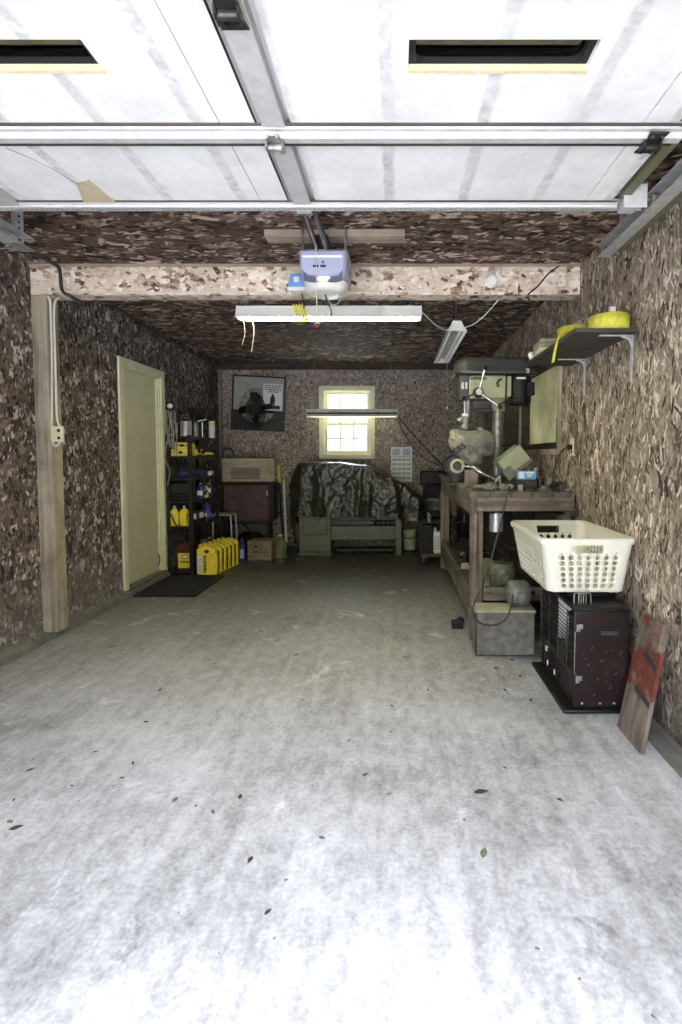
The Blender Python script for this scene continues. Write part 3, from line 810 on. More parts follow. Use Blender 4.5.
b = MB(); b.lathe([(0, 2.188), (.07, 2.19), (.105, 2.200), (.12, 2.22), (.124, 2.246), (0, 2.246)], (OX + .004, 3.13, 0), n=28, sx=1, sy=1.25); b.build('light_lens', M['lens'], op)
for xa in (OX - .045, OX + .012):
    b = MB(); b.box(xa, xa + .023, .25, 3.02, 2.40, 2.425); b.build('rail', M['darksteel'], op)
b = MB(); b.box(OX - .05, OX + .04, 2.9, 3.1, 2.4255, 2.434); b.build('rail_plate', M['darksteel'], op)
b = MB(); b.tube([(OX - .028, 2.26, 2.415), (OX - .028, 3.02, 2.395)], .008, 6, 0); b.build('drive_chain', M['steel'], op); b = MB(); b.tube([(OX + .018, 2.30, 2.417), (OX + .018, 3.02, 2.395)], .008, 6, 0); b.build('drive_chain', M['steel'], op)
b = MB(); b.box(OX - .03, OX + .02, 2.30, 2.42, 2.375, 2.40); b.beam((OX - .01, 2.34, 2.385), (DC, 2.262, 2.295), .02, .006); b.build('trolley_arm', M['steel'], op)
b = MB(); b.box(DC - .03, DC + .03, 2.255, 2.275, 2.26, 2.33); b.cyl((DC - .04, 2.27, 2.285), (DC + .04, 2.27, 2.285), .009, n=8); b.build('door_bracket', M['steel'], gd)
for sx in (-.12, .12):
    b = MB(); b.beam((OX + sx, 3.06, 2.395), (OX + sx, 3.10, ZC), .016, .004); b.build('hanger_strap', M['steel'], op)
b = MB(); b.tube([(OX - .03, 2.95, 2.40), (OX - .028, 2.962, 2.30), (OX - .028, 2.964, 2.12), (OX - .027, 2.964, 1.99)], .0022, 6); r_ = b.build('release_cord', M['cord_white'], op)
b = MB(); c0 = Vector((OX - .027, 2.964, 1.965)); b.lathe([(0, 0), (.007, .003), (.008, .014), (.004, .022), (0, .023)], c0, n=12); b.build('release_handle', M['red'], r_)
b = MB(); b.tube([(OX - .04, 2.964, 1.985), (OX - .027, 2.964, 2.0), (OX - .014, 2.964, 1.985)], .004, 6); b.build('knot', M['cord_white'], r_)
b = MB(); P = [at(x, y, 3.1) for x, y in ((347, 262), (350, 275), (346, 290), (338, 303), (331, 304), (326, 296))]; b.tube(P, .003, 6); b.build('wire', M['cord_grey'], op)
b = MB(); P = [at(x, y, 3.12) for x, y in ((325, 294), (327, 302), (331, 310), (330, 318), (322, 324), (310, 323), (303, 316))]; b.tube(P, .004, 6); b.build('power_lead', M['cord_black'], op)

# blue receiver box under the beam
q = at(297, 283, 3.60)
rb = thing('receiver_box', 'small light blue box with white label left of the opener', 'receiver box', (q.x, 3.62, q.z - .06))
b = MB(); b.prism([(-.058, -.03), (.058, -.03), (.045, .055), (-.040, .055)], 3.58, 3.655, lambda u, v, d: Vector((q.x + u, d, q.z + v))); b.build('case', M['lblue'], rb, bevel=.004)
b = MB(); b.box(q.x - .062, q.x + .062, 3.576, 3.658, q.z - .055, q.z - .03); b.box(q.x - .05, q.x - .035, 3.59, 3.60, q.z - .075, q.z - .055); b.build('base', M['white'], rb, bevel=.003)
b = MB(); b.box(q.x - .018, q.x + .016, 3.577, 3.581, q.z + .0, q.z + .034); b.build('label_patch', M['paper'], rb)
b = MB(); P = [at(x, y, 3.56) for x, y in ((305, 297), (310, 297), (315, 289), (316, 281), (312, 273))]; b.tube(P, .004, 6); b.build('wire', M['cord_white'], rb)
b = MB(); P = [at(x, y, 3.6) for x, y in ((302, 293), (303, 300), (304, 308))]; b.tube(P, .004, 6); b.build('plug_lead', M['cord_black'], rb)

# plank on the ceiling
b = MB(); b.box(-.735, .055, 3.10, 3.20, ZC - .042, ZC - .001)
tag(b.build('wooden_plank', M['board'], bevel=.003), 'short pale wooden plank screwed flat to the ceiling above the opener', 'plank')

# ------------------------------------------------------------------ strip lights
def strip_light(name, label, p, q, w, h, tubes=True, chains=(), lit=True):
    """p, q: ends of the underside centre line"""
    p, q = Vector(p), Vector(q); L = (q - p).length
    d = (q - p).normalized(); r = d.cross(Vector((0, 0, 1))).normalized(); u = r.cross(d)
    t = thing(name, label, 'strip light', ((p + q) / 2))
    f = lambda a, v, s: p + r * a + u * v + d * s
    b = MB(); hw = w / 2
    b.prism([(-hw, .0), (-hw + .004, .0), (-hw * .45, h * .55), (hw * .45, h * .55), (hw - .004, 0), (hw, 0), (hw * .55, h * .62), (hw * .42, h), (-hw * .42, h), (-hw * .55, h * .62)], 0, L, f)
    b.build('housing', M['enamel'], t, bevel=.001)
    for s in (0, L):
        b = MB(); b.prism([(-hw, 0), (hw, 0), (hw * .55, h * .66), (hw * .42, h + .002), (-hw * .42, h + .002), (-hw * .55, h * .66)], s - .004, s + .004, f); b.build('end_plate', M['enamel'], t)
    for a in (-.25, .25):
        b = MB(); b.cyl(f(a * w, .014, .03), f(a * w, .014, L - .03), .013, n=12); b.build('tube', M['tube_dim'] if lit == 2 else M['tube'] if lit else M['lens'], t)
        for s in (.006, L - .026):
            b = MB(); b.cyl(f(a * w, .014, s), f(a * w, .014, s + .02), .015, n=10); b.build('tube_socket', M['white'], t)
    for s, top in chains:
        b = MB(); a = f(0, h, s); top = Vector(top)
        n = max(2, int((top - a).length / .02))
        for i in range(n):
            e0, e1 = a.lerp(top, i / n), a.lerp(top, (i + 1.15) / n)
            side = r if i % 2 else d
            if abs((e1 - e0).normalized().dot(side)) > .9: side = u
            b.tube([e0, (e0 * .7 + e1 * .3) + side * .004, (e0 * .3 + e1 * .7) + side * .004, e1, (e0 * .3 + e1 * .7) - side * .004, (e0 * .7 + e1 * .3) - side * .004], .0012, 5, 2, closed=True)
        b.build('chain', M['steel'], t)
    return t
Y1 = 3.74
a, c = at(238, 319, Y1), at(421, 318, Y1)
s1 = strip_light('strip_light', 'long white strip light hanging across under the ceiling beam', (a.x, Y1, a.z), (c.x, Y1, a.z), .13, .082, chains=((.04, (a.x + .08, Y1, 2.334)), (c.x - a.x - .06, (c.x - .08, Y1, 2.334))))
b = MB()
for k in range(4):
    x = at(297 + k * 3, 312, Y1).x
    b.tube([(x - .012, Y1 - .070, a.z + .08), (x, Y1 - .074, a.z + .03), (x + .014, Y1 - .07, a.z - .006), (x + .01, Y1, a.z - .012), (x, Y1 + .07, a.z)], .006, 6)
b.build('yellow_tie', M['tape'], s1)
for xx, yy in ((243, 345), (252, 352)):
    b = MB(); P = [at(xx, 320, Y1), at(xx + 2, 332, Y1), at(xx - 1, yy, Y1)]; b.tube(P, .002, 5)
    b.build('loose_string', M['cord_grey'], s1)
b = MB(); a2, c2 = at(460, 335, 4.0), at(441, 363, 5.3)
n0, n1 = onz(462, 336, 2.20), onz(441, 363, 2.20)
E0, E1 = Vector((n0.x, 4.05, n0.z)), Vector((n1.x, 5.25, 2.235))
b.bm.free()
E0 = at(457, 331, 4.15); E1 = at(441, 363, 5.35)
s2 = strip_light('strip_light', 'strip light running away towards the back above the drill press', E0, E1, .155, .075, lit=False, chains=((.08, (E0.x, 4.2, ZC - .001)), (1.12, (E1.x, 5.25, ZC - .001))))
b = MB(); e = at(447, 362, 5.3); P = [e, e - Vector((0, 0, .25)), at(447, 406, 5.3)]; b.tube(P, .002, 5); k = b.build('pull_string', M['cord_white'], s2)
b = MB(); e = at(447, 408, 5.3); b.sphere(e, .012, sz=1.4, n=10, m=6); b.build('pull_bead', M['white'], k)
a, c = at(307, 417, 7.33), at(398, 417, 7.33)
s3 = strip_light('strip_light', 'white strip light hanging in front of the back window', (a.x, 7.33, a.z), (c.x, 7.33, a.z), .13, .105, lit=2, chains=((.10, (a.x + .1, 7.33, ZC - .001)), (c.x - a.x - .1, (c.x - .1, 7.33, ZC - .001))))
b = MB(); b.box(a.x + .01, c.x - .01, 7.262, 7.268, a.z + .035, a.z + .055); b.build('dark_gap', M['darktrim'], s3)

# ------------------------------------------------------------------ cables
def cable(name, pts, r, m, label, cat='cable', n=7):
    b = MB(); b.tube(pts, r, n); return tag(b.build(name, m), label, cat)
cable('light_cord', [at(x, y, Y) for x, y, Y in ((421, 311, 3.74), (428, 318, 3.8), (437, 326, 3.9), (446, 330, 4.05), (453, 325, 4.1))], .004, M['cord_white'], 'white cord looping between the beam light and the second strip light')
cable('light_cord', [at(x, y, Y) for x, y, Y in ((463, 328, 4.1), (474, 324, 4.0), (485, 315, 3.92), (494, 305, 3.81), (498, 300, 3.785), (500, 297, 3.78))], .004, M['cord_white'], 'white cord rising from the second strip light to the beam')
b = MB(); c = at(491, 281, 3.655); b.lathe([(0, 0), (.046, 0), (.048, .012), (.038, .02), (.034, .028), (.018, .030), (.018, .02), (0, .02)], (c.x, 3.659, c.z), (0, -1, 0), 24)
tag(b.build('lamp_socket', M['lens']), 'round white porcelain lamp holder on the beam front', 'lamp holder')
cable('extension_cable', [at(x, y, 3.64) for x, y in ((559, 266), (548, 274), (538, 286), (528, 295), (530, 303))] + [at(524, 309, 3.64), at(520, 306, 3.64)], .005, M['cord_black'], 'black cord drooping over the right end of the beam')
cable('beam_cable', [at(x, y, 3.645) for x, y in ((34, 291), (120, 293), (230, 292), (300, 293), (380, 291), (430, 290))], .005, M['cord_white'], 'thin white cable running along the lower edge of the beam')
def post_cable(dx, top, label):
    P = [at(x + dx, y, 3.652) for x, y in top]
    return cable('post_cable', P, .007, M['cord_white'], label)
post_cable(0, ((47, 296), (50, 301), (51, 320), (52, 360), (52, 400), (52, 438), (56, 446), (60, 442)), 'left one of two white cables running down the post')
post_cable(0, ((60, 297), (55, 302), (54, 318), (55, 350), (56, 390), (57, 418), (60, 427)), 'right one of two white cables running down the post')
o = at(59.5, 434, 3.66)
ob = thing('outlet_box', 'small cream outlet box where the post cables end', 'outlet', (o.x, 3.64, o.z - .05))
b = MB(); b.box(o.x - .034, o.x + .034, 3.625, 3.661, o.z - .052, o.z + .052); b.build('box', M['cream'], ob, bevel=.004)
for dz in (-.028, .022):
    b = MB(); b.cyl((o.x + .016, 3.6235, o.z + dz), (o.x + .016, 3.6255, o.z + dz), .011, n=12); b.build('slot', M['ink'], ob)
b = MB(); P = [Vector((-1.80, 2.66, 2.27)), at(43, 258, 3.0), at(57, 266, 3.6), at(60, 272, 3.63), at(62, 290, 3.63), at(70, 296, 3.62), at(80, 302, 3.75)]
b.tube(P, .011, 8, 4)
tag(b.build('conduit', M['darktrim']), 'dark conduit bending from the door track over the beam end', 'conduit')
b = MB(); b.tube([onx(110, 303, XL + .03), onx(150, 328, XL + .03), onx(190, 352, XL + .03), onx(221, 367, XL + .04)], .016, 8, 4)
q = onx(156, 330, XL + .03)
for x, y in ((140, 322), (170, 340), (200, 357)): c = onx(x, y, XL + .03); b.box(c.x - .03, c.x + .02, c.y - .02, c.y + .02, c.z - .02, c.z + .02)
tag(b.build('pipe', M['cord_black'], ), 'black pipe running back along the top of the left wall', 'pipe')
cable('bent_wire', [onx(x, y, XL + .02) for x, y in ((203, 356), (203, 366), (196, 367))], .006, M['cord_grey'], 'short bent grey wire below the left wall pipe')
cable('back_cord', [at(x, y, 7.46) for x, y in ((398, 416), (404, 424), (420, 442), (440, 463), (452, 474))], .008, M['cord_black'], 'upper black cord slanting from the window light to the bench')
cable('back_cord', [at(x, y, 7.46) for x, y in ((398, 420), (408, 440), (424, 458), (440, 466), (452, 476))], .006, M['cord_black'], 'lower slacker black cord below the window light')
# ------------------------------------------------------------------ left back: shelving and what stands there
SX0, SX1, SY0, SY1, SH = -2.405, -2.135, 5.66, 6.52, 1.485
LEV = [.055, .525, .795, 1.04, 1.265, 1.475]
su = thing('shelving_unit', 'tall black open metal shelving unit beside the side door', 'shelving unit', ((SX0 + SX1) / 2, (SY0 + SY1) / 2, 0))
for x in (SX0, SX1):
    for y in (SY0, SY1):
        sx = 1 if x == SX0 else -1; sy = 1 if y == SY0 else -1
        b = MB(); b.prism([(0, 0), (.038 * sx, 0), (.038 * sx, .003 * sy), (.003 * sx, .003 * sy), (.003 * sx, .038 * sy), (0, .038 * sy)], 0, SH, lambda u, v, d: Vector((x + u, y + v, d)))
        b.build('upright', M['blackmetal'], su)
for z in LEV:
    b = MB(); b.box(SX0 + .004, SX1 - .004, SY0 + .004, SY1 - .004, z - .004, z)
    for (x0, x1, y0, y1) in ((SX0 + .004, SX1 - .004, SY0 + .003, SY0 + .006), (SX0 + .004, SX1 - .004, SY1 - .006, SY1 - .003), (SX0 + .003, SX0 + .006, SY0 + .004, SY1 - .004), (SX1 - .006, SX1 - .003, SY0 + .004, SY1 - .004)):
        b.box(x0, x1, y0, y1, z - .03, z)
    b.build('shelf', M['blackmetal'], su)
b = MB(); b.beam((SX0 + .02, SY0 - .003, LEV[4]), (SX1 - .02, SY0 - .003, LEV[2] + .05), .004, .02, (0, 1, 0)); b.beam((SX0 + .02, SY0 - .003, LEV[1] + .17), (SX1 - .02, SY0 - .003, .25), .004, .022, (0, 1, 0))
b.beam((SX1 + .003, SY0 + .02, 1.2), (SX1 + .003, SY0 + .55, .8), .02, .004, (1, 0, 0)); b.beam((SX1 + .003, SY0 + .05, .22), (SX1 + .003, SY0 + .60, .62), .02, .004, (1, 0, 0))
b.build('brace', M['blackmetal'], su)

def can(x, y, z, r, h, m, name, label, cat, ribs=0, handle=False, parts=None):
    pr = [(0, 0), (r, 0)]
    if ribs:
        for i in range(ribs): zz = h * (i + .5) / ribs; pr += [(r, zz - h * .12 / ribs * 2), (r * 1.03, zz), (r, zz + h * .12 / ribs * 2)]
    pr += [(r, h), (r * 1.03, h), (r * 1.03, h + .004), (r * .92, h + .003), (r * .9, h - .01), (0, h - .01)]
    b = MB(); b.lathe(pr, (x, y, z), n=28)
    if not handle: return tag(b.build(name, m), label, cat)
    t = thing(name, label, cat, (x, y, z)); b.build('body', m, t)
    b = MB(); b.tube([(x - r, y, z + h - .01), (x - r * .8, y - .02, z + h + .04), (x, y - .03, z + h + .075), (x + r * .8, y - .02, z + h + .04), (x + r, y, z + h - .01)], .003, 6); b.build('handle', M['steel'], t)
    return t
# top of the shelving
zt = LEV[5]
can(-2.215, 5.74, zt, .058, .155, M['fanpaint'], 'paint_can', 'ribbed bare metal can on top of the shelving, wire handle up', 'can', ribs=4, handle=True)
can(-2.17, 5.90, zt, .030, .15, M['greymotor'], 'metal_sleeve', 'thin ribbed metal tube behind the metal can', 'tube', ribs=6)
def spray(x, y, z, r, h, body, cap, label):
    t = thing('spray_can', label, 'spray can', (x, y, z))
    b = MB(); b.lathe([(0, 0), (r * .96, 0), (r, .006), (r, h * .72), (r * .85, h * .78), (r * .5, h * .80), (0, h * .80)], (x, y, z), n=20); b.build('can', body, t)
    b = MB(); b.lathe([(r * .88, h * .76), (r * .88, h * .98), (r * .8, h), (0, h)], (x, y, z), n=20); b.build('cap', cap, t)
    b = MB(); b.lathe([(r * 1.01, h * .60), (r * 1.01, h * .68)], (x, y, z), n=20); b.build('band', M['yellow2'], t)
    return t
spray(-2.17, 6.42, zt, .036, .26, M['enamel'], M['black'], 'white spray can with black cap on top of the shelving')
# trouble lamp / rope hanging at the left front upright
b = MB()
random.seed(11)
for k in range(5):
    x = SX0 + .03 + .022 * k; y = SY0 - .022 - .006 * (k % 2)
    b.tube([(x, y, 1.74), (x + random.uniform(-.02, .02), y, 1.62), (x + random.uniform(-.02, .03), y, 1.5 + .02 * k), (x + .01, y, 1.40 - .03 * k)], .006, 6)
b.tube([(SX0 + .03, SY0 - .02, 1.42), (SX0 + .01, SY0 - .02, 1.25), (SX0 + .05, SY0 - .02, 1.1), (SX0 + .02, SY0 - .02, .95)], .006, 6)
b.tube([(SX0 + .06, SY0 - .02, 1.48), (SX0 + .11, SY0 - .02, 1.50), (SX0 + .125, SY0 - .02, 1.58), (SX0 + .10, SY0 - .02, 1.63), (SX0 + .07, SY0 - .02, 1.6)], .006, 6)
tag(b.build('hanging_rope', M['cord_grey']), 'pale frayed rope hanging down the shelving front corner by the door', 'rope')
lp = thing('clamp_lamp', 'dark clamp lamp with pale bulb above the hanging rope', 'lamp', (SX0 + .05, SY0 - .0, 1.475))
b = MB(); b.lathe([(.012, 0), (.02, .015), (.038, .04), (.042, .05), (.037, .048), (.012, .015)], (SX0 + .06, SY0 + .02, 1.78), (.3, -1, .1), 20); b.build('reflector', M['blackmetal'], lp)
b = MB(); b.sphere((SX0 + .07, SY0 - .02, 1.785), .028, n=14, m=8); b.build('bulb', M['lens'], lp)
b = MB(); b.beam((SX0 + .02, SY0 + .02, 1.475), (SX0 + .05, SY0 + .03, 1.79), .02, .012); b.build('clamp_arm', M['blackmetal'], lp)
# dark tool pile on top : pump head, coil, levers
pt = thing('air_pump', 'black pump with curved hose standing at the back of the shelving top', 'pump', (-2.27, 5.98, zt))
b = MB(); b.cyl((-2.27, 5.98, zt), (-2.27, 5.98, zt + .20), .055, n=18); b.sphere((-2.27, 5.98, zt + .25), .07, n=16, m=10); b.cyl((-2.35, 5.95, zt + .26), (-2.2, 5.95, zt + .3), .02, n=10); b.build('body', M['blackmetal'], pt)
b = MB(); b.tube([(-2.27, 5.95, zt + .26), (-2.29, 5.85, zt + .37), (-2.23, 5.78, zt + .30), (-2.22, 5.80, zt + .2), (-2.19, 5.85, zt + .17)], .014, 8); b.build('hose', M['cord_black'], pt)
b = MB(); b.tube([(-2.23, 5.70, zt + .27), (-2.20, 5.68, zt + .2), (-2.16, 5.67, zt + .17)], .007, 8); b.build('nozzle', M['chrome'], pt)
tp = thing('tap_fitting', 'bright metal tap fitting standing behind the ribbed can', 'tap', (-2.10, 5.95, zt))
b = MB(); tz = zt + .18; b.cyl((-2.155, 6.06, zt), (-2.155, 6.06, tz), .010, n=10); b.cyl((-2.22, 6.03, tz - .01), (-2.10, 6.05, tz + .02), .012, n=10); b.cyl((-2.155, 6.06, tz), (-2.12, 6.02, tz + .05), .008, n=8); b.sphere((-2.155, 6.06, tz), .022, n=12, m=8); b.build('body', M['chrome'], tp)
fan = thing('desk_fan', 'small black caged fan at the far end of the shelving top', 'fan', (-2.27, 6.3, zt))
b = MB()
for r in (.10, .07, .04): b.tube([(-2.27 + r * math.cos(a), 6.26, zt + .24 + r * math.sin(a)) for a in [2 * PI * i / 16 for i in range(16)]], .004, 5, 2, closed=True)
for i in range(8): a = PI * i / 8; b.tube([(-2.27 - .1 * math.cos(a), 6.26, zt + .24 - .1 * math.sin(a)), (-2.27 + .1 * math.cos(a), 6.26, zt + .24 + .1 * math.sin(a))], .003, 5, 0)
b.build('cage', M['blackmetal'], fan)
b = MB(); b.cyl((-2.27, 6.3, zt), (-2.27, 6.3, zt + .02), .07, n=20); b.cyl((-2.27, 6.3, zt + .02), (-2.27, 6.3, zt + .2), .013, n=8); b.cyl((-2.27, 6.28, zt + .24), (-2.27, 6.36, zt + .24), .035, n=14); b.build('stand', M['black'], fan)

# level 4 (under the top): yellow cases, yellow hose
z = LEV[4]
def case(x0, x1, y0, y1, z0, z1, m, name, label, cat, bev=.008, latch=True):
    t = thing(name, label, cat, ((x0 + x1) / 2, (y0 + y1) / 2, z0))
    b = MB(); zz = z0 + (z1 - z0) * .55; b.box(x0, x1, y0, y1, z0, zz - .002); b.build('tray', m, t, bevel=bev)
    b = MB(); b.box(x0, x1, y0, y1, zz, z1); b.build('lid', m, t, bevel=bev)
    if latch: b = MB(); b.box((x0 + x1) / 2 - .02, (x0 + x1) / 2 + .02, y0 - .004, y0 + .002, zz - .014, zz + .010); b.build('latch', M['black'], t)
    return t
case(-2.36, -2.15, 5.69, 5.82, z, z + .075, M['yellow2'], 'tool_case', 'lower of two stacked yellow cases on the second shelf from the top', 'case')
case(-2.33, -2.15, 5.69, 5.80, z + .077, z + .145, M['yellow2'], 'tool_case', 'upper smaller yellow case stacked on the wider yellow one', 'case')
yh = thing('yellow_sander', 'yellow and black hand tool lying beside the two yellow cases', 'power tool', (-2.2, 6.02, z))
b = MB(); b.cyl((-2.20, 5.93, z + .04), (-2.17, 6.12, z + .045), .036, .028, 16); b.cyl((-2.21, 5.93, z + .05), (-2.20, 5.90, z + .13), .022, n=12); b.cyl((-2.16, 6.10, z + .03), (-2.12, 6.30, z + .025), .022, .012, 12); b.build('body', M['yellow'], yh, bevel=.003)
b = MB(); b.sphere((-2.16, 5.96, z + .055), .022, n=12, m=8); b.cyl((-2.13, 6.0, z + .04), (-2.13, 6.05, z + .06), .018, n=10); b.build('grip', M['black'], yh)
b = MB(); b.cyl((-2.12, 6.30, z + .025), (-2.115, 6.36, z + .02), .012, .006, 10); b.build('tip', M['chrome'], yh)
can(-2.27, 6.2, z, .045, .11, M['darksteel'], 'dark_tin', 'small dark tin behind the yellow tool', 'tin')
# level 3: blue levelling tool + white tip
z = LEV[3]
bt = thing('blue_tool_tray', 'flat blue plastic tray on the middle shelf', 'tray', (-2.2, 5.95, z))
b = MB(); b.box(-2.27, -2.15, 5.70, 6.20, z, z + .02); b.box(-2.27, -2.26, 5.70, 6.20, z, z + .065); b.box(-2.16, -2.15, 5.70, 6.20, z, z + .065); b.box(-2.27, -2.15, 5.70, 5.71, z, z + .065); b.box(-2.27, -2.15, 6.19, 6.20, z, z + .065); b.build('tray', M['blue'], bt, bevel=.004)
b = MB(); b.cyl((-2.21, 5.76, z + .02), (-2.21, 5.76, z + .085), .022, n=12); b.sphere((-2.2, 6.0, z + .06), .035, n=12, m=8); b.build('contents', M['darksteel'], bt)
b = MB(); b.lathe([(0, 0), (.03, .0), (.022, .08), (0, .1)], (-2.16, 6.26, z + .02), (.1, 1, .2), 14); tag(b.build('white_funnel', M['enamel']), 'small white funnel lying past the blue tray', 'funnel')
# level 2: grey dark case, blue bottles
z = LEV[2]
gc = case(-2.385, -2.16, 5.69, 5.88, z, z + .075, M['blackmetal'], 'drill_case', 'flat dark case at the front of the shelf above the oil bottles', 'case')
gc2 = thing('grey_toolbox', 'dark grey toolbox stacked on the flat dark case', 'toolbox', (-2.27, 5.79, z + .078))
b = MB(); b.prism([(-.10, 0), (.10, 0), (.10, .07), (.07, .105), (-.07, .105), (-.10, .07)], 5.70, 5.86, lambda u, v, d: Vector((-2.27 + u, d, z + .078 + v))); b.build('box', M['darksteel'], gc2, bevel=.004)
b = MB(); b.tube([(-2.32, 5.78, z + .183), (-2.30, 5.78, z + .20), (-2.24, 5.78, z + .20), (-2.22, 5.78, z + .183)], .006, 6); b.build('handle', M['black'], gc2)
def bottle(x, y, z, w, dpt, h, m, cap, name, label, cat='bottle', neck=.35, lab=None, side='y'):
    t = thing(name, label, cat, (x, y, z))
    hw, hd = w / 2, dpt / 2
    b = MB(); rings = []
    for (k, zz) in ((.94, 0), (1, .012), (1, h * .68), (.93, h * .75), (.62, h * .83), (neck, h * .87), (neck, h * .92)):
        n = 20; ring = []
        for i in range(n):
            a = 2 * PI * i / n; c, s = math.cos(a), math.sin(a)
            e = 4 if k > .9 else 2.4
            q = (abs(c) ** e + abs(s) ** e) ** (-1 / e)
            rx, ry = (hw * k, hd * k) if k > .6 else (min(hw, hd) * k * 1.2, min(hw, hd) * k * 1.2)
            ring.append(b.bm.verts.new((x + rx * q * c, y + ry * q * s, z + zz)))
        rings.append(ring)
    for a_, c_ in zip(rings, rings[1:]):
        for i in range(20): b.face([a_[i], a_[(i + 1) % 20], c_[(i + 1) % 20], c_[i]])
    b.face(rings[0]); b.face(rings[-1]); b.build('body', m, t, smooth=50)
    rc = min(hw, hd) * neck * 1.4
    b = MB(); b.cyl((x, y, z + h * .91), (x, y, z + h), rc, rc * .95, 14); b.build('cap', cap, t)
    if lab:
        lm, l0, l1 = lab
        b = MB(); b.box(x - hw * .86, x + hw * .86, y - hd - .0015, y - hd + .0, z + h * l0, z + h * l1); b.build('label_patch', lm, t)
    return t
bottle(-2.17, 6.02, z, .07, .06, .17, M['blue'], M['enamel'], 'blue_bottle', 'blue bottle with white cap behind the toolbox shelf front', lab=(M['paper'], .2, .5))
bottle(-2.165, 6.14, z, .07, .06, .15, M['yellow2'], M['black'], 'yellow_bottle', 'small yellow bottle with black cap between blue ones on the toolbox shelf', lab=(M['blue'], .2, .5))
bottle(-2.16, 6.26, z, .07, .06, .16, M['blue'], M['yellow2'], 'blue_bottle', 'blue bottle with yellow cap farthest along the toolbox shelf', lab=(M['paper'], .3, .6))
can(-2.26, 6.05, z, .04, .10, M['darksteel'], 'dark_jar', 'dark jar behind the blue bottles', 'jar')
# level 1: yellow oil bottles, black box with label, blue can
z = LEV[1]
bottle(-2.345, 5.72, z, .088, .06, .215, M['yellow'], M['enamel'], 'oil_bottle', 'left yellow oil bottle with white cap on the shelf above the brown jug', lab=(M['yellow2'], .15, .6))
ob2 = bottle(-2.24, 5.72, z, .098, .06, .215, M['yellow'], M['enamel'], 'oil_bottle', 'right yellow oil bottle with dark side lettering beside its twin', lab=(M['yellow'], .15, .6))
b = MB(); b.box(-2.206, -2.196, 5.687, 5.689, z + .03, z + .135); b.build('dark_lettering', M['ink'], ob2)
bx = thing('black_battery_box', 'black box with white label on the oil bottle shelf', 'box', (-2.18, 5.93, z))
b = MB(); b.box(-2.28, -2.142, 5.84, 6.06, z, z + .14); b.build('box', M['black'], bx, bevel=.006)
b = MB(); b.box(-2.142, -2.1405, 5.89, 6.02, z + .06, z + .12); b.box(-2.22, -2.16, 5.8385, 5.84, z + .055, z + .115); b.build('label_patch', M['paper'], bx)
bc = bottle(-2.17, 6.20, z, .085, .085, .20, M['blue'], M['blue'], 'blue_can', 'tall blue and white can at the end of the oil bottle shelf', 'can', lab=None)
b = MB(); b.lathe([(.0445, .05), (.0445, .09)], (-2.17, 6.20, z), n=20); b.build('white_band', M['paper'], bc)
# bottom: brown jug with yellow label, hose, dark bits
z = LEV[0]
jj = thing('brown_jug', 'red brown fluid jug with yellow label on the bottom shelf', 'jug', (-2.235, 5.78, z))
def jug_body(b, x, y, z, w, dpt, h, hole=True, face='y'):
    """flat jug with a shoulder, a spout at one side and a grip hole, broad side in XZ"""
    out = [(-.5, .02), (-.47, 0), (.47, 0), (.5, .02), (.5, .76), (.46, .84), (.30, .93), (.12, .98), (-.02, .98), (-.10, .90), (-.22, .865), (-.46, .86), (-.5, .80)]
    P = [(u * w, v * h) for u, v in out]
    b.prism(P, y - dpt / 2, y + dpt / 2, lambda u, v, d: Vector((x + u, d, z + v)))
b = MB(); jug_body(b, -2.245, 5.78, z, .17, .10, .31); b.build('body', M['redbrown'], jj, bevel=.012)
b = MB(); b.cyl((-2.29, 5.78, z + .262), (-2.29, 5.78, z + .30), .02, n=14); b.build('cap', M['black'], jj)
b = MB(); b.box(-2.322, -2.168, 5.7275, 5.7295, z + .012, z + .175); lb = b.build('label_patch', M['yellow'], jj)
b = MB(); b.lathe([(0, 0), (.042, 0), (.042, .001), (0, .001)], (-2.245, 5.7272, z + .135), (0, -1, 0), 20, 1, .5)
for (dz, w_) in ((.085, .055), (.075, .05)): b.box(-2.245 - w_, -2.245 + w_, 5.7265, 5.7275, z + dz - .0035, z + dz + .0035)
b.build('label_print', M['ink'], lb)
b = MB(); b.lathe([(0, 0), (.034, 0), (.034, .0012), (0, .0012)], (-2.245, 5.7269, z + .135), (0, -1, 0), 20, 1, .42); b.build('label_oval', M['paper'], lb)
b = MB(); P = []
for i in range(40):
    a = i * .9; P.append((-2.18 + .045 * math.cos(a) * .6, 6.12 + .085 * math.sin(a), z + .20 + .0012 * i))
b.tube(P, .011, 8, 3); tag(b.build('hose_coil', M['motorgreen']), 'small yellow green hose coil on the bottom shelf behind the jugs', 'hose')
bottle(-2.18, 6.08, z, .09, .12, .19, M['black'], M['black'], 'black_bottle', 'squat black bottle holding the hose coil on the bottom shelf')
bottle(-2.18, 5.96, z, .07, .07, .22, M['black'], M['yellow2'], 'black_oil_bottle', 'black oil bottle with yellow cap on the bottom shelf')
bottle(-2.2, 6.36, z, .09, .12, .25, M['black'], M['galv'], 'black_canister', 'black canister with grey cap at the far end of the bottom shelf')

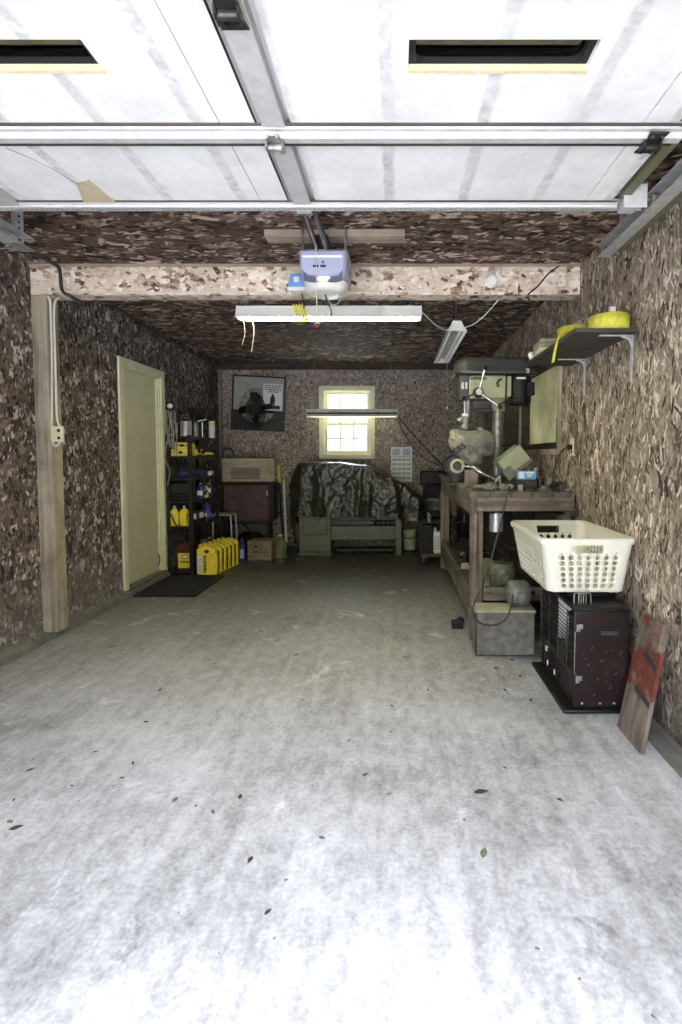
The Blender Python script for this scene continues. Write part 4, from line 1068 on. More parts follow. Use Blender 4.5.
# ------------------------------------------------------------------ six yellow jugs in a row
def jug_at(x, y, first):
    t = thing('antifreeze_jug', 'yellow jug', 'jug', (x, y, 0), 'yellow jugs in a row on the floor')
    w, dp, h = .215, .092, .335
    b = MB()
    # outline with grip hole: two prisms and a handle bar
    b.prism([(-.107, .012), (-.100, 0), (.100, 0), (.107, .012), (.107, .09), (.060, .10), (.050, .12), (.050, .20), (.060, .222), (.107, .235), (.104, .262), (.085, .29), (.0, .318), (-.03, .318), (-.05, .30), (-.09, .292), (-.107, .28)], y - dp / 2, y + dp / 2, lambda u, v, d: Vector((x + u, d, v)))
    b.build('body', M['yellow'], t, bevel=.012, smooth=50)
    b = MB(); b.prism([(.086, .085), (.107, .085), (.107, .24), (.086, .24)], y - dp * .36, y + dp * .36, lambda u, v, d: Vector((x + u, d, v))); b.build('handle', M['yellow'], t, bevel=.008)
    b = MB(); b.prism([(.048, .09), (.09, .09), (.09, .235), (.048, .235)], y - .008, y + .03, lambda u, v, d: Vector((x + u, d, v))); b.build('grip_recess', M['yellow2'], t)
    b = MB(); b.cyl((x - .075, y, .285), (x - .075, y, .325), .021, n=16); b.build('cap', M['yellow'], t)
    b = MB(); b.prism([(-.100, .03), (-.05, .03), (-.05, .205), (-.100, .205)], y - dp / 2 - .0014, y - dp / 2 + .001, lambda u, v, d: Vector((x + u, d, v))); l = b.build('label_patch', M['enamel'], t)
    b = MB(); b.text('PENNZOIL', .040, lambda u, v, d: Vector((x - .015 - v, y - dp / 2 - .0012 - d, .125 + u)), .0006, bold=.002)
    b.lathe([(0, 0), (.022, 0), (.022, .001), (.016, .001), (.016, 0)], (x + .005, y - dp / 2 - .0005, .255), (0, -1, 0), 18, 1.2, .9)
    b.build('lettering', M['ink'], t)
    b = MB()
    for zz in (.05, .075, .1, .15, .17): b.box(x - .094, x - .058, y - dp / 2 - .0022, y - dp / 2 - .0012, zz, zz + .008)
    b.build('label_print', M['greyink'], l)
    b = MB()
    b.prism([(.1075, .02), (.1095, .02), (.1095, .26), (.1075, .26)], y + dp * .05, y + dp * .44, lambda u, v, d: Vector((x + u, d, v))); b.build('dark_stripe', M['ink'], t)
    return t
j0 = jug_at(-2.0, 5.72, True)
j0['label'] = 'nearest yellow jug of the row on the floor, lettered front showing'
jl = ['second yellow jug of the row, just behind the nearest', 'third yellow jug counted from the camera end of the row', 'fourth yellow jug of the row, third from its far end', 'fifth yellow jug of the row, next to the last', 'last yellow jug of the row, nearest the blue bottle and carton']
for i, l in enumerate(jl): dup(j0, (-2.0 + .014 * (i + 1), 5.72 + .103 * (i + 1), 0), l)

# stool behind the jugs
st = thing('step_stool', 'small metal tube stool with pale seat behind the yellow jugs', 'stool', (-2.13, 6.72, 0))
b = MB(); b.box(-2.25, -2.01, 6.60, 6.84, .53, .552); b.build('seat', M['tank_rim'], st, bevel=.008)
for x in (-2.235, -2.025):
    for y in (6.615, 6.825):
        b = MB(); b.tube([(x, y, .53), (x + (.012 if x > -2.1 else -.012), y, .25), (x + (.02 if x > -2.1 else -.02), y, 0)], .011, 8); b.build('leg', M['galv'], st)
b = MB(); b.box(-2.24, -2.02, 6.61, 6.62, .2, .216); b.build('rung', M['galv'], st)

# blue bottle and carton
bottle(-1.845, 6.46, 0, .075, .10, .27, M['blue'], M['blue'], 'blue_washer_bottle', 'dark blue bottle on the floor between the yellow jugs and the carton', lab=(M['blueink'], .15, .55))
cb = thing('oil_carton', 'brown cardboard carton with an oval bell emblem on the floor', 'box', (-1.645, 6.6, 0))
b = MB(); b.box(-1.79, -1.50, 6.50, 6.74, 0, .235); b.build('carton', M['card'], cb, bevel=.003)
b = MB(); b.lathe([(.052, 0), (.058, 0), (.058, .001), (.052, .001)], (-1.69, 6.499, .165), (0, -1, 0), 24, 1.35, .8)
b.prism([(-.045, -.012), (.045, -.012), (.03, .004), (.012, .008), (.01, .024), (-.01, .024), (-.012, .008), (-.03, .004)], 6.4985, 6.4995, lambda u, v, d: Vector((-1.69 + u, d, .163 + v)))
b.text('PENNZOIL', .042, lambda u, v, d: Vector((-1.63 + u, 6.499 - d, .098 + v)), .0005, bold=.001)
b.box(-1.77, -1.70, 6.4985, 6.4995, .05, .056); b.box(-1.77, -1.71, 6.4985, 6.4995, .04, .046); b.box(-1.60, -1.53, 6.4985, 6.4995, .05, .056); b.build('printing', M['ink'], cb)
# milky jug
mj = thing('water_jug', 'milky translucent gallon jug on the floor right of the carton', 'jug', (-1.43, 6.68, 0))
b = MB(); b.lathe([(0, 0), (.074, 0), (.08, .015), (.08, .165), (.07, .20), (.04, .235), (.024, .25), (.024, .272), (0, .272)], (-1.43, 6.68, 0), n=24); b.build('body', M['jugclear'], mj)
b = MB(); b.cyl((-1.43, 6.68, .265), (-1.43, 6.68, .292), .026, n=16); b.build('cap', M['enamel'], mj)
b = MB(); b.tube([(-1.41, 6.65, .25), (-1.375, 6.63, .235), (-1.355, 6.625, .19), (-1.362, 6.63, .14)], .012, 8); b.build('handle', M['jugclear'], mj)

# maroon cabinet on a dark stand, cream box on top
mc = thing('maroon_cabinet', 'dull maroon steel cabinet on a dark stand against the back wall', 'cabinet', (-1.83, 7.1, 0))
b = MB(); b.box(-2.21, -1.605, 6.90, 7.12, .40, .905); b.build('body', M['maroon2'], mc, bevel=.02)
b = MB(); b.box(-2.19, -1.625, 6.888, 6.90, .435, .885); b.build('front_panel', M['maroon2'], mc, bevel=.012)
b = MB(); b.box(-2.20, -1.61, 6.880, 6.90, .395, .435); b.build('lower_lip', M['maroon'], mc, bevel=.01)
b = MB(); b.box(-1.603, -1.545, 6.87, 7.10, .44, .93); b.build('side_flap', M['black'], mc, bevel=.006)
b = MB(); b.box(-1.74, -1.56, 6.87, 6.92, .905, .935); b.build('dark_bar', M['black'], mc, bevel=.006)
b = MB(); b.box(-1.64, -1.628, 6.878, 6.888, .76, .82); b.build('catch', M['galv'], mc)
for (x, y) in ((-2.18, 6.93), (-1.64, 6.93), (-2.18, 7.09), (-1.64, 7.09)):
    b = MB(); b.box(x - .022, x + .022, y - .022, y + .022, 0, .40); b.build('leg', M['blackmetal'], mc)
b = MB(); b.beam((-1.98, 6.95, .40), (-1.64, 6.95, .06), .02, .02); b.build('brace', M['blackmetal'], mc)
cr = thing('cream_box', 'cream painted wooden box with grey brown inset panel on the maroon cabinet', 'box', (-1.83, 7.0, .936))
b = MB(); b.box(-2.22, -1.585, 6.92, 7.10, .936, 1.235); b.build('body', M['cratewood'], cr, bevel=.004)
b = MB(); b.box(-2.10, -1.735, 6.913, 6.92, .968, 1.115); b.build('inset_panel', M['insetbrown'], cr)
b = MB(); b.box(-2.225, -1.575, 6.91, 7.105, 1.235, 1.247); b.build('lid', M['darktrim'], cr)
b = MB(); b.box(-2.22, -1.585, 6.9145, 6.92, 1.128, 1.132)
for x in (-2.10, -1.91, -1.72): b.box(x - .012, x + .012, 6.912, 6.92, 1.165, 1.195); b.cyl((x, 6.912, 1.17), (x, 6.906, 1.17), .008, n=8)
b.build('fitting', M['steel'], cr)
cable('black_hook', [at(x, y, 7.0) for x, y in ((222, 455.5), (224, 450), (228, 448), (232, 450), (234, 455.8))], .009, M['cord_black'], 'black cord loop on top of the cream box')
bb = MB(); bb.sphere((-1.93, 7.18, .13), .16, sx=1.3, sy=.8, sz=.8, n=18, m=12); tag(bb.build('dark_sack', M['black']), 'dark sack slumped on the floor under the maroon cabinet', 'sack')

# long handled tools between cabinet and tarp
def pole_tool(name, label, cat, foot, top, r, m, headf=None):
    t = thing(name, label, cat, foot)
    b = MB(); b.cyl(foot, top, r, r * .85, 10); b.build('handle', m, t)
    if headf: headf(t)
    return t
def grip(t):
    b = MB(); d = (Vector((-1.605, 7.43, 1.13)) - Vector((-1.50, 7.2, 0))).normalized(); e = Vector((-1.605, 7.43, 1.13)); b.cyl(e - d * .24, e, .019, n=12); b.build('grip', M['yellow'], t)
    b = MB(); b.box(-1.55, -1.45, 7.185, 7.215, 0, .10); b.build('blade', M['darksteel'], t, bevel=.004)
pole_tool('garden_tool', 'dark long handled tool with yellow grip leaning beside the maroon cabinet', 'garden tool', (-1.50, 7.2, .02), (-1.605, 7.43, 1.13), .015, M['blackmetal'], grip)
def broom(t):
    b = MB(); b.prism([(-.04, .02), (.04, .02), (.13, -.0), (.13, -.02), (-.13, -.02), (-.13, 0)], 6.98, 7.03, lambda u, v, d: Vector((-1.42 + u, d, .12 + v))); b.build('broom_block', M['brownwood'], t)
    b = MB(); b.prism([(-.13, -.02), (.13, -.02), (.15, -.12), (-.15, -.12)], 6.98, 7.03, lambda u, v, d: Vector((-1.42 + u, d, .12 + v))); b.build('bristles', M['black'], t)
pole_tool('broom', 'broom with pale worn handle leaning beside the covered machine', 'broom', (-1.42, 7.0, .13), (-1.54, 7.46, .92), .016, M['enamel'], broom)
pole_tool('iron_bar', 'thin dark iron bar leaning right of the pale broom handle', 'bar', (-1.36, 7.36, 0), (-1.46, 7.46, .88), .010, M['darksteel'])

# ------------------------------------------------------------------ covered machine
mh = thing('covered_lathe', 'grey green pedestal lathe standing under the olive tarp', 'machine', (-.55, 7.0, 0))
b = MB(); b.box(-1.22, -.815, 6.82, 7.25, .04, .80); b.build('pedestal', M['cabgreen'], mh, bevel=.01)
b = MB(); b.box(-1.225, -.81, 6.815, 7.255, 0, .04); b.build('plinth', M['cabgreen'], mh, bevel=.004)
b = MB(); b.box(-1.165, -.865, 6.806, 6.82, .27, .66); dr = b.build('door', M['cabgreen'], mh, bevel=.004)
b = MB(); b.frame(-1.172, -.858, .263, .667, .006, -.002, .0, FY(6.812))
for i in range(5): b.box(-1.08, -.95, 6.8035, 6.806, .46 + i * .032, .468 + i * .032)
b.build('louvre', M['ink'], dr)
b = MB(); b.box(-.815, .02, 6.86, 7.2, .19, .37); b.build('chip_apron', M['cabgreen'], mh, bevel=.008)
b = MB(); b.box(-.815, .09, 6.90, 7.15, .44, .52); b.build('bed', M['darksteel'], mh, bevel=.004)
b = MB(); b.box(.005, .085, 6.83, 7.2, 0, .50); b.build('leg', M['cabgreen'], mh, bevel=.006)
b = MB(); b.box(-1.15, -.72, 6.95, 7.2, .80, 1.14); b.box(-.2, .05, 6.95, 7.15, .52, .76); b.build('headstock', M['cabgreen'], mh, bevel=.02)
for i in range(5):
    x = -.28 + i * .065
    b = MB(); b.cyl((x, 6.9, .41), (x, 6.865, .41), .018, n=12); b.cyl((x, 6.865, .41), (x, 6.855, .41), .008, n=8); b.build('knob', M['darksteel'], mh)
b = MB(); b.box(-.75, -.02, 6.95, 7.15, .03, .06); b.build('foot_bar', M['darksteel'], mh)
b = MB(); b.box(-.81, -.3, 6.87, 6.9, .385, .44); b.build('lead_screw_cover', M['darksteel'], mh)
# tarp: rounded-rectangle footprint, top sloping to the right, folds growing to the hem
def tarp():
    from mathutils import noise
    b = MB(); cx, cy = -.475, 7.02; hx, hy = .865, .26
    N, RT_, RD = 220, 10, 16
    def topz(x):
        pts = [(-1.34, 1.02), (-1.20, 1.19), (-.75, 1.185), (-.40, 1.15), (-.10, 1.02), (.10, .92), (.30, .78), (.40, .70)]
        for (a, za), (c, zc) in zip(pts, pts[1:]):
            if x <= c: k = max(0, (x - a) / (c - a)); k = k * k * (3 - 2 * k); return za + (zc - za) * k
        return pts[-1][1]
    rows = []
    for j in range(RT_ + RD + 1):
        row = []
        for i in range(N):
            a = 2 * PI * i / N; c, s = math.cos(a), math.sin(a)
            q = (abs(c) ** 5 + abs(s) ** 5) ** (-.2)
            fx, fy = c * q, s * q
            if j <= RT_:
                r = j / RT_ * .94
                x, y = cx + hx * fx * r, cy + hy * fy * r
                z = topz(x) - .03 * max(0, r - .6) + .012 * noise.noise(Vector((x * 5, y * 5, 0)))
            else:
                t = (j - RT_) / RD
                nz = noise.noise(Vector((fx * 2.2, fy * 1.4, 3.1)))
                nz2 = noise.noise(Vector((fx * 5.1 + 7, fy * 3, t * .6)))
                fold = (math.sin(a * 13 + nz * 8) * .75 + (1 - 2 * abs(math.sin(a * 15 + nz * 9 + t * 2))) * .55 + nz2 * 1.1)
                flare = .94 + .06 * min(1, t * 4) + (.06 * t + .085 * fold * t ** .8) * (.45 if abs(fx) > .9 else 1)
                x, y = cx + hx * fx * (.94 + .06 * min(1, t * 4) + .02 * fold * t), cy + hy * fy * flare
                xe = cx + hx * fx * .94
                zt_ = topz(xe) - .012
                hem = .50 + .045 * noise.noise(Vector((fx * 2.7, fy, 9))) - (.15 if fx < -.9 else 0) - (.02 if fx > .6 else 0)
                if fx > .55: hem -= .03
                tt = t ** 1.15
                z = zt_ + (hem - zt_) * tt + .006 * math.sin(a * 40)
            row.append(b.bm.verts.new((x, y, z)))
        rows.append(row)
    for j in range(len(rows) - 1):
        for i in range(N): b.face([rows[j][i], rows[j][(i + 1) % N], rows[j + 1][(i + 1) % N], rows[j + 1][i]])
    bmesh.ops.remove_doubles(b.bm, verts=b.bm.verts, dist=.0005)
    o = b.build('tarp', M['tarp'], smooth=70)
    return tag(o, 'crumpled olive plastic tarp draped over the lathe below the window', 'tarp')
tarp()
bk = thing('bucket', 'pale bucket with black wire handle behind the lathe leg', 'bucket', (.19, 7.12, 0))
b = MB(); b.lathe([(0, 0), (.085, 0), (.10, .25), (.106, .25), (.106, .262), (.098, .262), (.083, .015), (0, .015)], (.19, 7.12, .03), n=24); b.build('pail', M['tank_rim'], bk)
b = MB(); b.cyl((.19, 7.12, 0), (.19, 7.12, .03), .10, n=20); b.build('base_ring', M['black'], bk)
b = MB(); b.tube([(.085, 7.11, .28), (.11, 7.0, .22), (.19, 6.985, .19), (.27, 7.0, .22), (.295, 7.11, .28)], .007, 6); b.build('handle', M['cord_black'], bk)

# exhaust fan on the back wall, tilted; with a printed notice on it
FT = Matrix.Rotation(R(3.0), 3, 'Y')
fo = Vector((-1.875, YB, 1.985))
def ff(u, v, d):
    p = FT @ Vector((u, 0, v)); return Vector((fo.x + p.x, YB + d, fo.z + p.z))
ef = thing('wall_fan', 'square sheet metal wall fan hung slightly crooked on the back wall', 'fan', (fo.x, YB, fo.z))
b = MB(); hw, hh, rc = .365, .375, .245; cxv = (-.015, -.03)
n = 48; out = []; inn = []
for i in range(n):
    a = 2 * PI * i / n + PI / 4; c, s = math.cos(a), math.sin(a); q = 1 / max(abs(c), abs(s)); out.append((hw * c * q, hh * s * q)); inn.append((cxv[0] + rc * c, cxv[1] + rc * s))
for d0, d1 in ((-.035, -.03),):
    A0 = [b.bm.verts.new(ff(*p, d0)) for p in out]; B0 = [b.bm.verts.new(ff(*p, d0)) for p in inn]; A1 = [b.bm.verts.new(ff(*p, d1)) for p in out]; B1 = [b.bm.verts.new(ff(*p, d1)) for p in inn]
    for i in range(n):
        j = (i + 1) % n
        b.face([A0[i], A0[j], B0[j], B0[i]]); b.face([A1[i], B1[i], B1[j], A1[j]]); b.face([A0[i], A1[i], A1[j], A0[j]]); b.face([B0[i], B0[j], B1[j], B1[i]])
b.build('shroud', M['fanpaint'], ef)
b = MB(); b.frame(-hw, hw, -hh, hh, .022, -.05, 0, ff); b.build('frame', M['darksteel'], ef)
b = MB(); b.prism([(-hw + .02, -hh + .02), (hw - .02, -hh + .02), (hw - .02, -.10), (.225, -.10), (.20, -.17), (.1, -.25), (0, -.275), (-.12, -.25), (-.22, -.17), (-.245, -.12), (-hw + .02, -.12)], -.042, -.035, ff); b.build('lower_plate', M['darksteel'], ef)
b = MB(); b.prism([(-hw + .02, -.13), (hw - .02, -.13), (hw - .02, -.10), (-hw + .02, -.10)], -.06, -.042, ff); b.build('motor_bar', M['blackmetal'], ef)
b = MB(); m0, m1 = ff(-.03, -.08, -.02), ff(-.03, -.08, -.16); b.cyl(m0, m1, .092, .078, 20); b.build('motor', M['blackmetal'], ef)
for k in range(4):
    a = R(100 + 90 * k); b = MB()
    c, s = math.cos(a), math.sin(a)
    pr = [(.05, -.03), (.14, -.065), (.225, -.05), (.235, .0), (.22, .045), (.13, .04), (.05, .025)]
    pts0, pts1 = [], []
    for (r_, w_) in pr:
        p = ff(-.03 + c * r_ - s * w_, -.08 + s * r_ + c * w_, -.07 - w_ * .5); pts0.append(b.bm.verts.new(p)); pts1.append(b.bm.verts.new(p + Vector((0, .003, 0))))
    b.face(pts0); b.face(pts1[::-1])
    for i in range(len(pr)): b.face([pts0[i], pts1[i], pts1[(i + 1) % len(pr)], pts0[(i + 1) % len(pr)]])
    b.build('blade', M['blackmetal'], ef)
b = MB()
for rx, rz, cz, d in ((.13, .235, -.13, -.17), (.11, .20, -.12, -.175), (.06, .22, -.13, -.178), (.10, .15, -.08, -.179)):
    b.tube([ff(-.0 + rx * math.cos(2 * PI * i / 20), cz + rz * math.sin(2 * PI * i / 20), d) for i in range(20)], .007, 6, 2, closed=True)
b.tube([ff(-.12, -.15, -.17), ff(.12, -.15, -.17)], .006, 6, 0); b.build('guard', M['blackmetal'], ef)
sg = thing('printed_notice', 'white printed notice with standing man silhouette on the wall fan', 'sign', ff(.2, .0, -.04))
b = MB(); b.prism([(.055, -.095), (.335, -.085), (.33, .275), (.06, .275)], -.057, -.054, ff); b.build('sheet', M['paper'], sg)
b = MB(); b.frame(.058, .332, -.088, .272, .006, -.0585, -.057, ff); b.build('border', M['greyink'], sg)
b = MB(); random.seed(4)
for r_, zz in enumerate((.245, .218, .191, .164)):
    x = .085 if r_ < 3 else .13
    e = .31 if r_ < 3 else .27
    while x < e - .02:
        w_ = random.uniform(.018, .04); w_ = min(w_, e - x)
        b.prism([(x, zz - .007), (x + w_, zz - .007), (x + w_, zz + .007), (x, zz + .007)], -.0592, -.0572, ff); x += w_ + .009
b.prism([(.165, .0), (.162, .06), (.168, .095), (.185, .11), (.182, .125), (.19, .135), (.205, .135), (.212, .125), (.209, .112), (.225, .098), (.232, .06), (.228, .02), (.222, .0), (.222, -.03), (.20, -.03), (.198, .005), (.194, -.03), (.172, -.03)], -.0592, -.0572, ff)
b.prism([(.11, -.07), (.30, -.07), (.305, -.03), (.28, -.02), (.14, -.022), (.10, -.005), (.115, -.03)], -.0592, -.0572, ff)
b.build('print', M['ink'], sg)

# calendar
cl = thing('wall_calendar', 'white paper wall calendar with blue heading on the back wall', 'calendar', (.09, YB, .90))
c0, c1 = at(391, 447, YB), at(412, 482, YB)
x0, x1, z0, z1 = c0.x, c1.x, c1.z, c0.z
b = MB(); b.box(x0, x1, YB - .004, YB - .001, z0, z1); b.build('sheet', M['paper'], cl)
b = MB(); w_ = x1 - x0; h_ = z1 - z0
for i in range(2): b.box(x0 + .02 + i * w_ * .5, x0 + w_ * .5 - .02 + i * w_ * .5, YB - .0052, YB - .004, z1 - .115, z1 - .025)
b.build('heading_picture', M['blueink'], cl)
b = MB()
for r_ in range(5):
    for c in range(4):
        xx = x0 + .015 + c * (w_ - .03) / 4; zz = z0 + .03 + r_ * (h_ - .17) / 5
        b.box(xx + .006, xx + (w_ - .03) / 4 - .006, YB - .0052, YB - .004, zz + .015, zz + .04)
b.box(x0 + .01, x1 - .01, YB - .0052, YB - .004, z1 - .14, z1 - .13); b.build('print', M['greyink'], cl)

# doormat
b = MB(); P = [onz(131, 596, .0), onz(194, 596, .0), onz(243, 573, .0), onz(170, 575, .0)]
b.box(-2.36, -1.80, 4.80, 5.63, .0005, .012)
mt = thing('doormat', 'black rubber doormat on the floor below the side door', 'doormat', (-2.08, 5.2, 0)); b.build('pad', M['mat_rubber'], mt, bevel=.004)
b = MB(); b.frame(-2.362, -1.798, 4.798, 5.632, .025, 0, .016, FZ(.001)); b.build('rim', M['rubber'], mt, bevel=.003)
# ------------------------------------------------------------------ right: work bench
BX0, BX1, BY0, BY1, BZ = .517, 1.222, 3.66, 6.06, 1.03
wb = thing('workbench', 'heavy rough lumber workbench along the right wall', 'workbench', ((BX0 + BX1) / 2, (BY0 + BY1) / 2, 0))
for i in range(5):
    x0 = BX0 - .012 + i * (BX1 - BX0 + .012) / 5; x1 = x0 + (BX1 - BX0 + .012) / 5 - .003
    b = MB(); b.box(x0, x1, BY0 - .01 - .006 * (i % 3), BY1, BZ - .04, BZ); b.build('top_plank', M['lumber_y'], wb, bevel=.003)
b = MB(); b.box(BX0 + .04, BX1, BY0, BY0 + .04, .895, BZ - .041); b.build('front_rail', M['lumber_x'], wb, bevel=.004)
b = MB(); b.box(BX0, BX0 + .038, BY0 - .002, BY1, .87, BZ - .041); b.build('side_rail', M['lumber_y'], wb, bevel=.004)
b = MB(); b.box(BX0 - .02, BX0 + .02, 4.0, BY1 + .02, BZ + .001, BZ + .03); b.build('edge_strip', M['lumber_y'], wb, bevel=.003)
for (x0, x1, y0, y1) in ((BX0 + .002, BX0 + .09, BY0 + .041, BY0 + .085), (BX1 - .10, BX1 - .012, BY0 + .041, BY0 + .085), (BX0 + .039, BX0 + .085, BY1 - .09, BY1 - .04), (BX1 - .10, BX1 - .012, BY1 - .09, BY1 - .04)):
    b = MB(); b.box(x0, x0 + .042, y0 - (.04 if y0 < 4 else 0) + (.0 if y0 < 4 else 0) , y1, 0, .868 if y0 > 4 or x0 > 1 else .892); b.box(x0 + .045, x1, y0, y1, 0, .89); b.build('leg', M['lumber_z'], wb, bevel=.004)
b = MB(); b.box(BX0, BX0 + .038, BY1 - .036, BY1 + .05, 0, .868); b.build('leg', M['lumber_z'], wb, bevel=.004)
b = MB(); b.box(BX0 - .0, BX0 + .037, BY0 + .09, BY1 - .04, .15, .31); b.build('lower_side_rail', M['lumber_y'], wb, bevel=.004)
b = MB(); b.box(BX0 + .095, BX1 - .11, BY0 + .03, BY0 + .07, .27, .365); b.build('lower_front_rail', M['lumber_x'], wb, bevel=.004)
b = MB(); b.box(BX0 + .04, BX1 - .03, BY0 + .09, BY1 - .1, .29, .31); b.build('lower_shelf', M['darktrim'], wb)

# steel box with pale ledge
bx = thing('steel_trough', 'grey crusted steel box with pale top edge below the bench corner', 'box', (.70, 3.44, 0))
b = MB(); X0, X1, Y0_, Y1_ = .512, .89, 3.37, 3.55
b.prism([(X0, Y0_), (X1, Y0_), (X1, Y0_ + .012), (X0, Y0_ + .012)], .0, .282, lambda u, v, d: Vector((u, v, d)))
b.box(X0, X0 + .012, Y0_, Y1_, 0, .282); b.box(X1 - .012, X1, Y0_, Y1_, 0, .282); b.box(X0, X1, Y1_ - .012, Y1_, 0, .282); b.box(X0, X1, Y0_, Y1_, 0, .012); b.build('tank', M['tank'], bx, bevel=.004)
b = MB(); b.box(X0 - .004, X1 + .004, Y0_ - .004, Y1_, .282, .296); b.build('top_ledge', M['tank_rim'], bx, bevel=.003)
# grey motor on it
def motor(x, y, z, r, L, ax, m, name, label):
    t = thing(name, label, 'motor', (x, y, z - r if ax != 'z' else z))
    A = {'x': Vector((1, 0, 0)), 'y': Vector((0, 1, 0)), 'z': Vector((0, 0, 1))}[ax]
    c = Vector((x, y, z))
    p = c - A * L / 2 if ax != 'z' else c
    b = MB(); b.lathe([(0, 0), (r * .55, 0), (r * .82, L * .06), (r * .97, L * .18), (r, L * .2), (r, L * .45), (r * 1.03, L * .46), (r * 1.03, L * .54), (r, L * .55), (r, L * .8), (r * .97, L * .82), (r * .8, L * .95), (0, L)], p, A, 28); b.build('shell', m, t)
    b = MB(); b.cyl(p + A * L * .98, p + A * (L * (1.22 if ax != 'z' else 1.08)), r * .14, n=10); b.build('shaft', M['darksteel'], t)
    b = MB(); side = Vector((0, -1, 0)) if ax != 'y' else Vector((1, 0, 0))
    q = p + A * L * .5
    b.cbox(q + side * r, (.05, .04, .05)); b.build('terminal_box', m, t, bevel=.004)
    b = MB()
    for k in range(8):
        a = 2 * PI * k / 8; o1 = A.orthogonal().normalized(); o2 = A.cross(o1)
        e = p + A * L * .04 + (o1 * math.cos(a) + o2 * math.sin(a)) * r * .62; b.cyl(e - A * .004, e + A * .012, .009, n=8)
    b.build('bolt', M['darksteel'], t)
    return t
motor(.80, 3.47, .297 + .085, .083, .15, 'x', M['greymotor'], 'electric_motor', 'round grey electric motor lying on the steel box')
motor(.775, 3.86, .312, .092, .20, 'z', M['motorgreen'], 'green_motor', 'dull green upright motor on the lower bench shelf')
b = MB(); b.lathe([(0, .0), (.05, .0), (.10, .06), (.105, .065), (.1, .066), (.047, .01), (0, .01)], (.675, 4.05, .39), (.2, -1, .25), 24)
tag(b.build('pale_bowl', M['palegreen']), 'dull yellow bowl on edge behind the green motor', 'bowl')
can(.715, 3.80, .74, .048, .125, M['galv'], 'hanging_can', 'grey metal can hung under the bench front', 'can')

# cord with plug loop, outlet on wall
cable('power_cord', [at(x, y, Y) for x, y, Y in ((510, 487, 3.70), (508, 490, 3.62), (506, 500, 3.62), (500, 526, 3.61), (492, 556, 3.60), (483, 585, 3.5), (474, 604, 3.36), (474, 616, 3.35), (482, 624, 3.35), (495, 625, 3.35), (506, 619, 3.35), (511, 606, 3.36), (513, 594, 3.40), (516, 588, 3.46))], .006, M['cord_dark'], 'dark grey cord hanging from the bench top and looping over the steel box', 'cord')
ol = onx(572.5, 447, XR)
wo = thing('wall_outlet', 'cream outlet plate with a black plug on the right wall', 'outlet', (XR, ol.y, ol.z))
b = MB(); b.box(XR - .006, XR - .0005, ol.y - .038, ol.y + .038, ol.z - .06, ol.z + .06); b.build('plate', M['cream'], wo, bevel=.002)
b = MB(); b.cbox((XR - .02, ol.y, ol.z + .0), (.03, .03, .034)); b.build('plug', M['black'], wo, bevel=.004)
b = MB(); b.cyl((XR - .008, ol.y, ol.z - .032), (XR - .005, ol.y, ol.z - .032), .014, n=12); b.build('socket', M['ink'], wo)
cable('plug_cord', [Vector((XR - .035, ol.y, ol.z)), at(564, 449, 3.85), at(558, 457, 3.83), at(554, 470, 3.82), at(552, 484, 3.8), at(548, 492, 3.8), at(540, 494, 3.85)], .006, M['cord_black'], 'black cord running from the wall outlet down to the bench', 'cord')

# drill press
dp = thing('drill_press', 'large pale green bench drill press with black belt cover', 'drill press', (.81, 4.3, BZ))
PX, PY = .81, 4.30
b = MB(); b.box(PX - .18, PX + .14, PY - .14, PY + .14, BZ, BZ + .035); b.cyl((PX, PY, BZ + .035), (PX, PY, BZ + .09), .07, .055, 20); b.build('base', M['cabgreen'], dp, bevel=.006)
b = MB(); b.cyl((PX, PY, BZ + .06), (PX, PY, 1.90), .037, n=24); b.build('column', M['steel'], dp)
b = MB(); b.prism([(.575, 1.715), (.86, 1.715), (.86, 1.895), (.575, 1.895)], PY - .085, PY + .085, lambda u, v, d: Vector((u, d, v))); hd = b.build('head', M['palegreen'], dp, bevel=.012)
b = MB(); b.prism([(.50, 1.70), (.574, 1.70), (.574, 1.90), (.50, 1.90)], PY - .08, PY + .08, lambda u, v, d: Vector((u, d, v))); b.build('switch_panel', M['cover'], dp, bevel=.01)
b = MB()
for dx in (.0, .028): b.box(.515 + dx, .533 + dx, PY - .086, PY - .08, 1.79, 1.84)
b.build('switch', M['galv'], dp)
b = MB(); b.cyl((PX, PY, 1.62), (PX, PY, 1.72), .058, n=24); b.build('column_collar', M['palegreen'], dp, bevel=.003)
b = MB(); b.text('Craftsman', .036, lambda u, v, d: Vector((.635 + u, PY - .0865 - d, 1.872 + v)), .0006, bold=.002); b.build('lettering', M['ink'], hd)
b = MB(); b.prism([(.78, 1.835), (.80, 1.865), (.825, 1.87), (.835, 1.86), (.815, 1.85), (.80, 1.83), (.815, 1.81), (.79, 1.80)], PY - .0875, PY - .085, lambda u, v, d: Vector((u, d, v))); b.build('emblem', M['ink'], hd)
# belt cover : rounded both ends, domed
b = MB(); out = []
for i in range(13): a = R(90 + 180 * i / 12); out.append((.565 + .105 * math.cos(a), PY + .12 * math.sin(a)))
for i in range(13): a = R(-90 + 180 * i / 12); out.append((1.00 + .105 * math.cos(a), PY + .12 * math.sin(a)))
def ring(k, z, dx=0): return [b.bm.verts.new((.78 + (x - .78) * k + dx, PY + (y - PY) * k, z)) for x, y in out]
rs = [ring(1.0, 1.905), ring(1.02, 1.91), ring(1.02, 1.93), ring(.99, 1.935), ring(.98, 1.985), ring(.94, 2.015), ring(.86, 2.03), ring(.5, 2.036)]
for a_, c_ in zip(rs, rs[1:]):
    for i in range(len(out)): b.face([a_[i], a_[(i + 1) % len(out)], c_[(i + 1) % len(out)], c_[i]])
b.face(rs[0][::-1]); b.face(rs[-1]); b.build('belt_cover', M['cover'], dp, smooth=50)
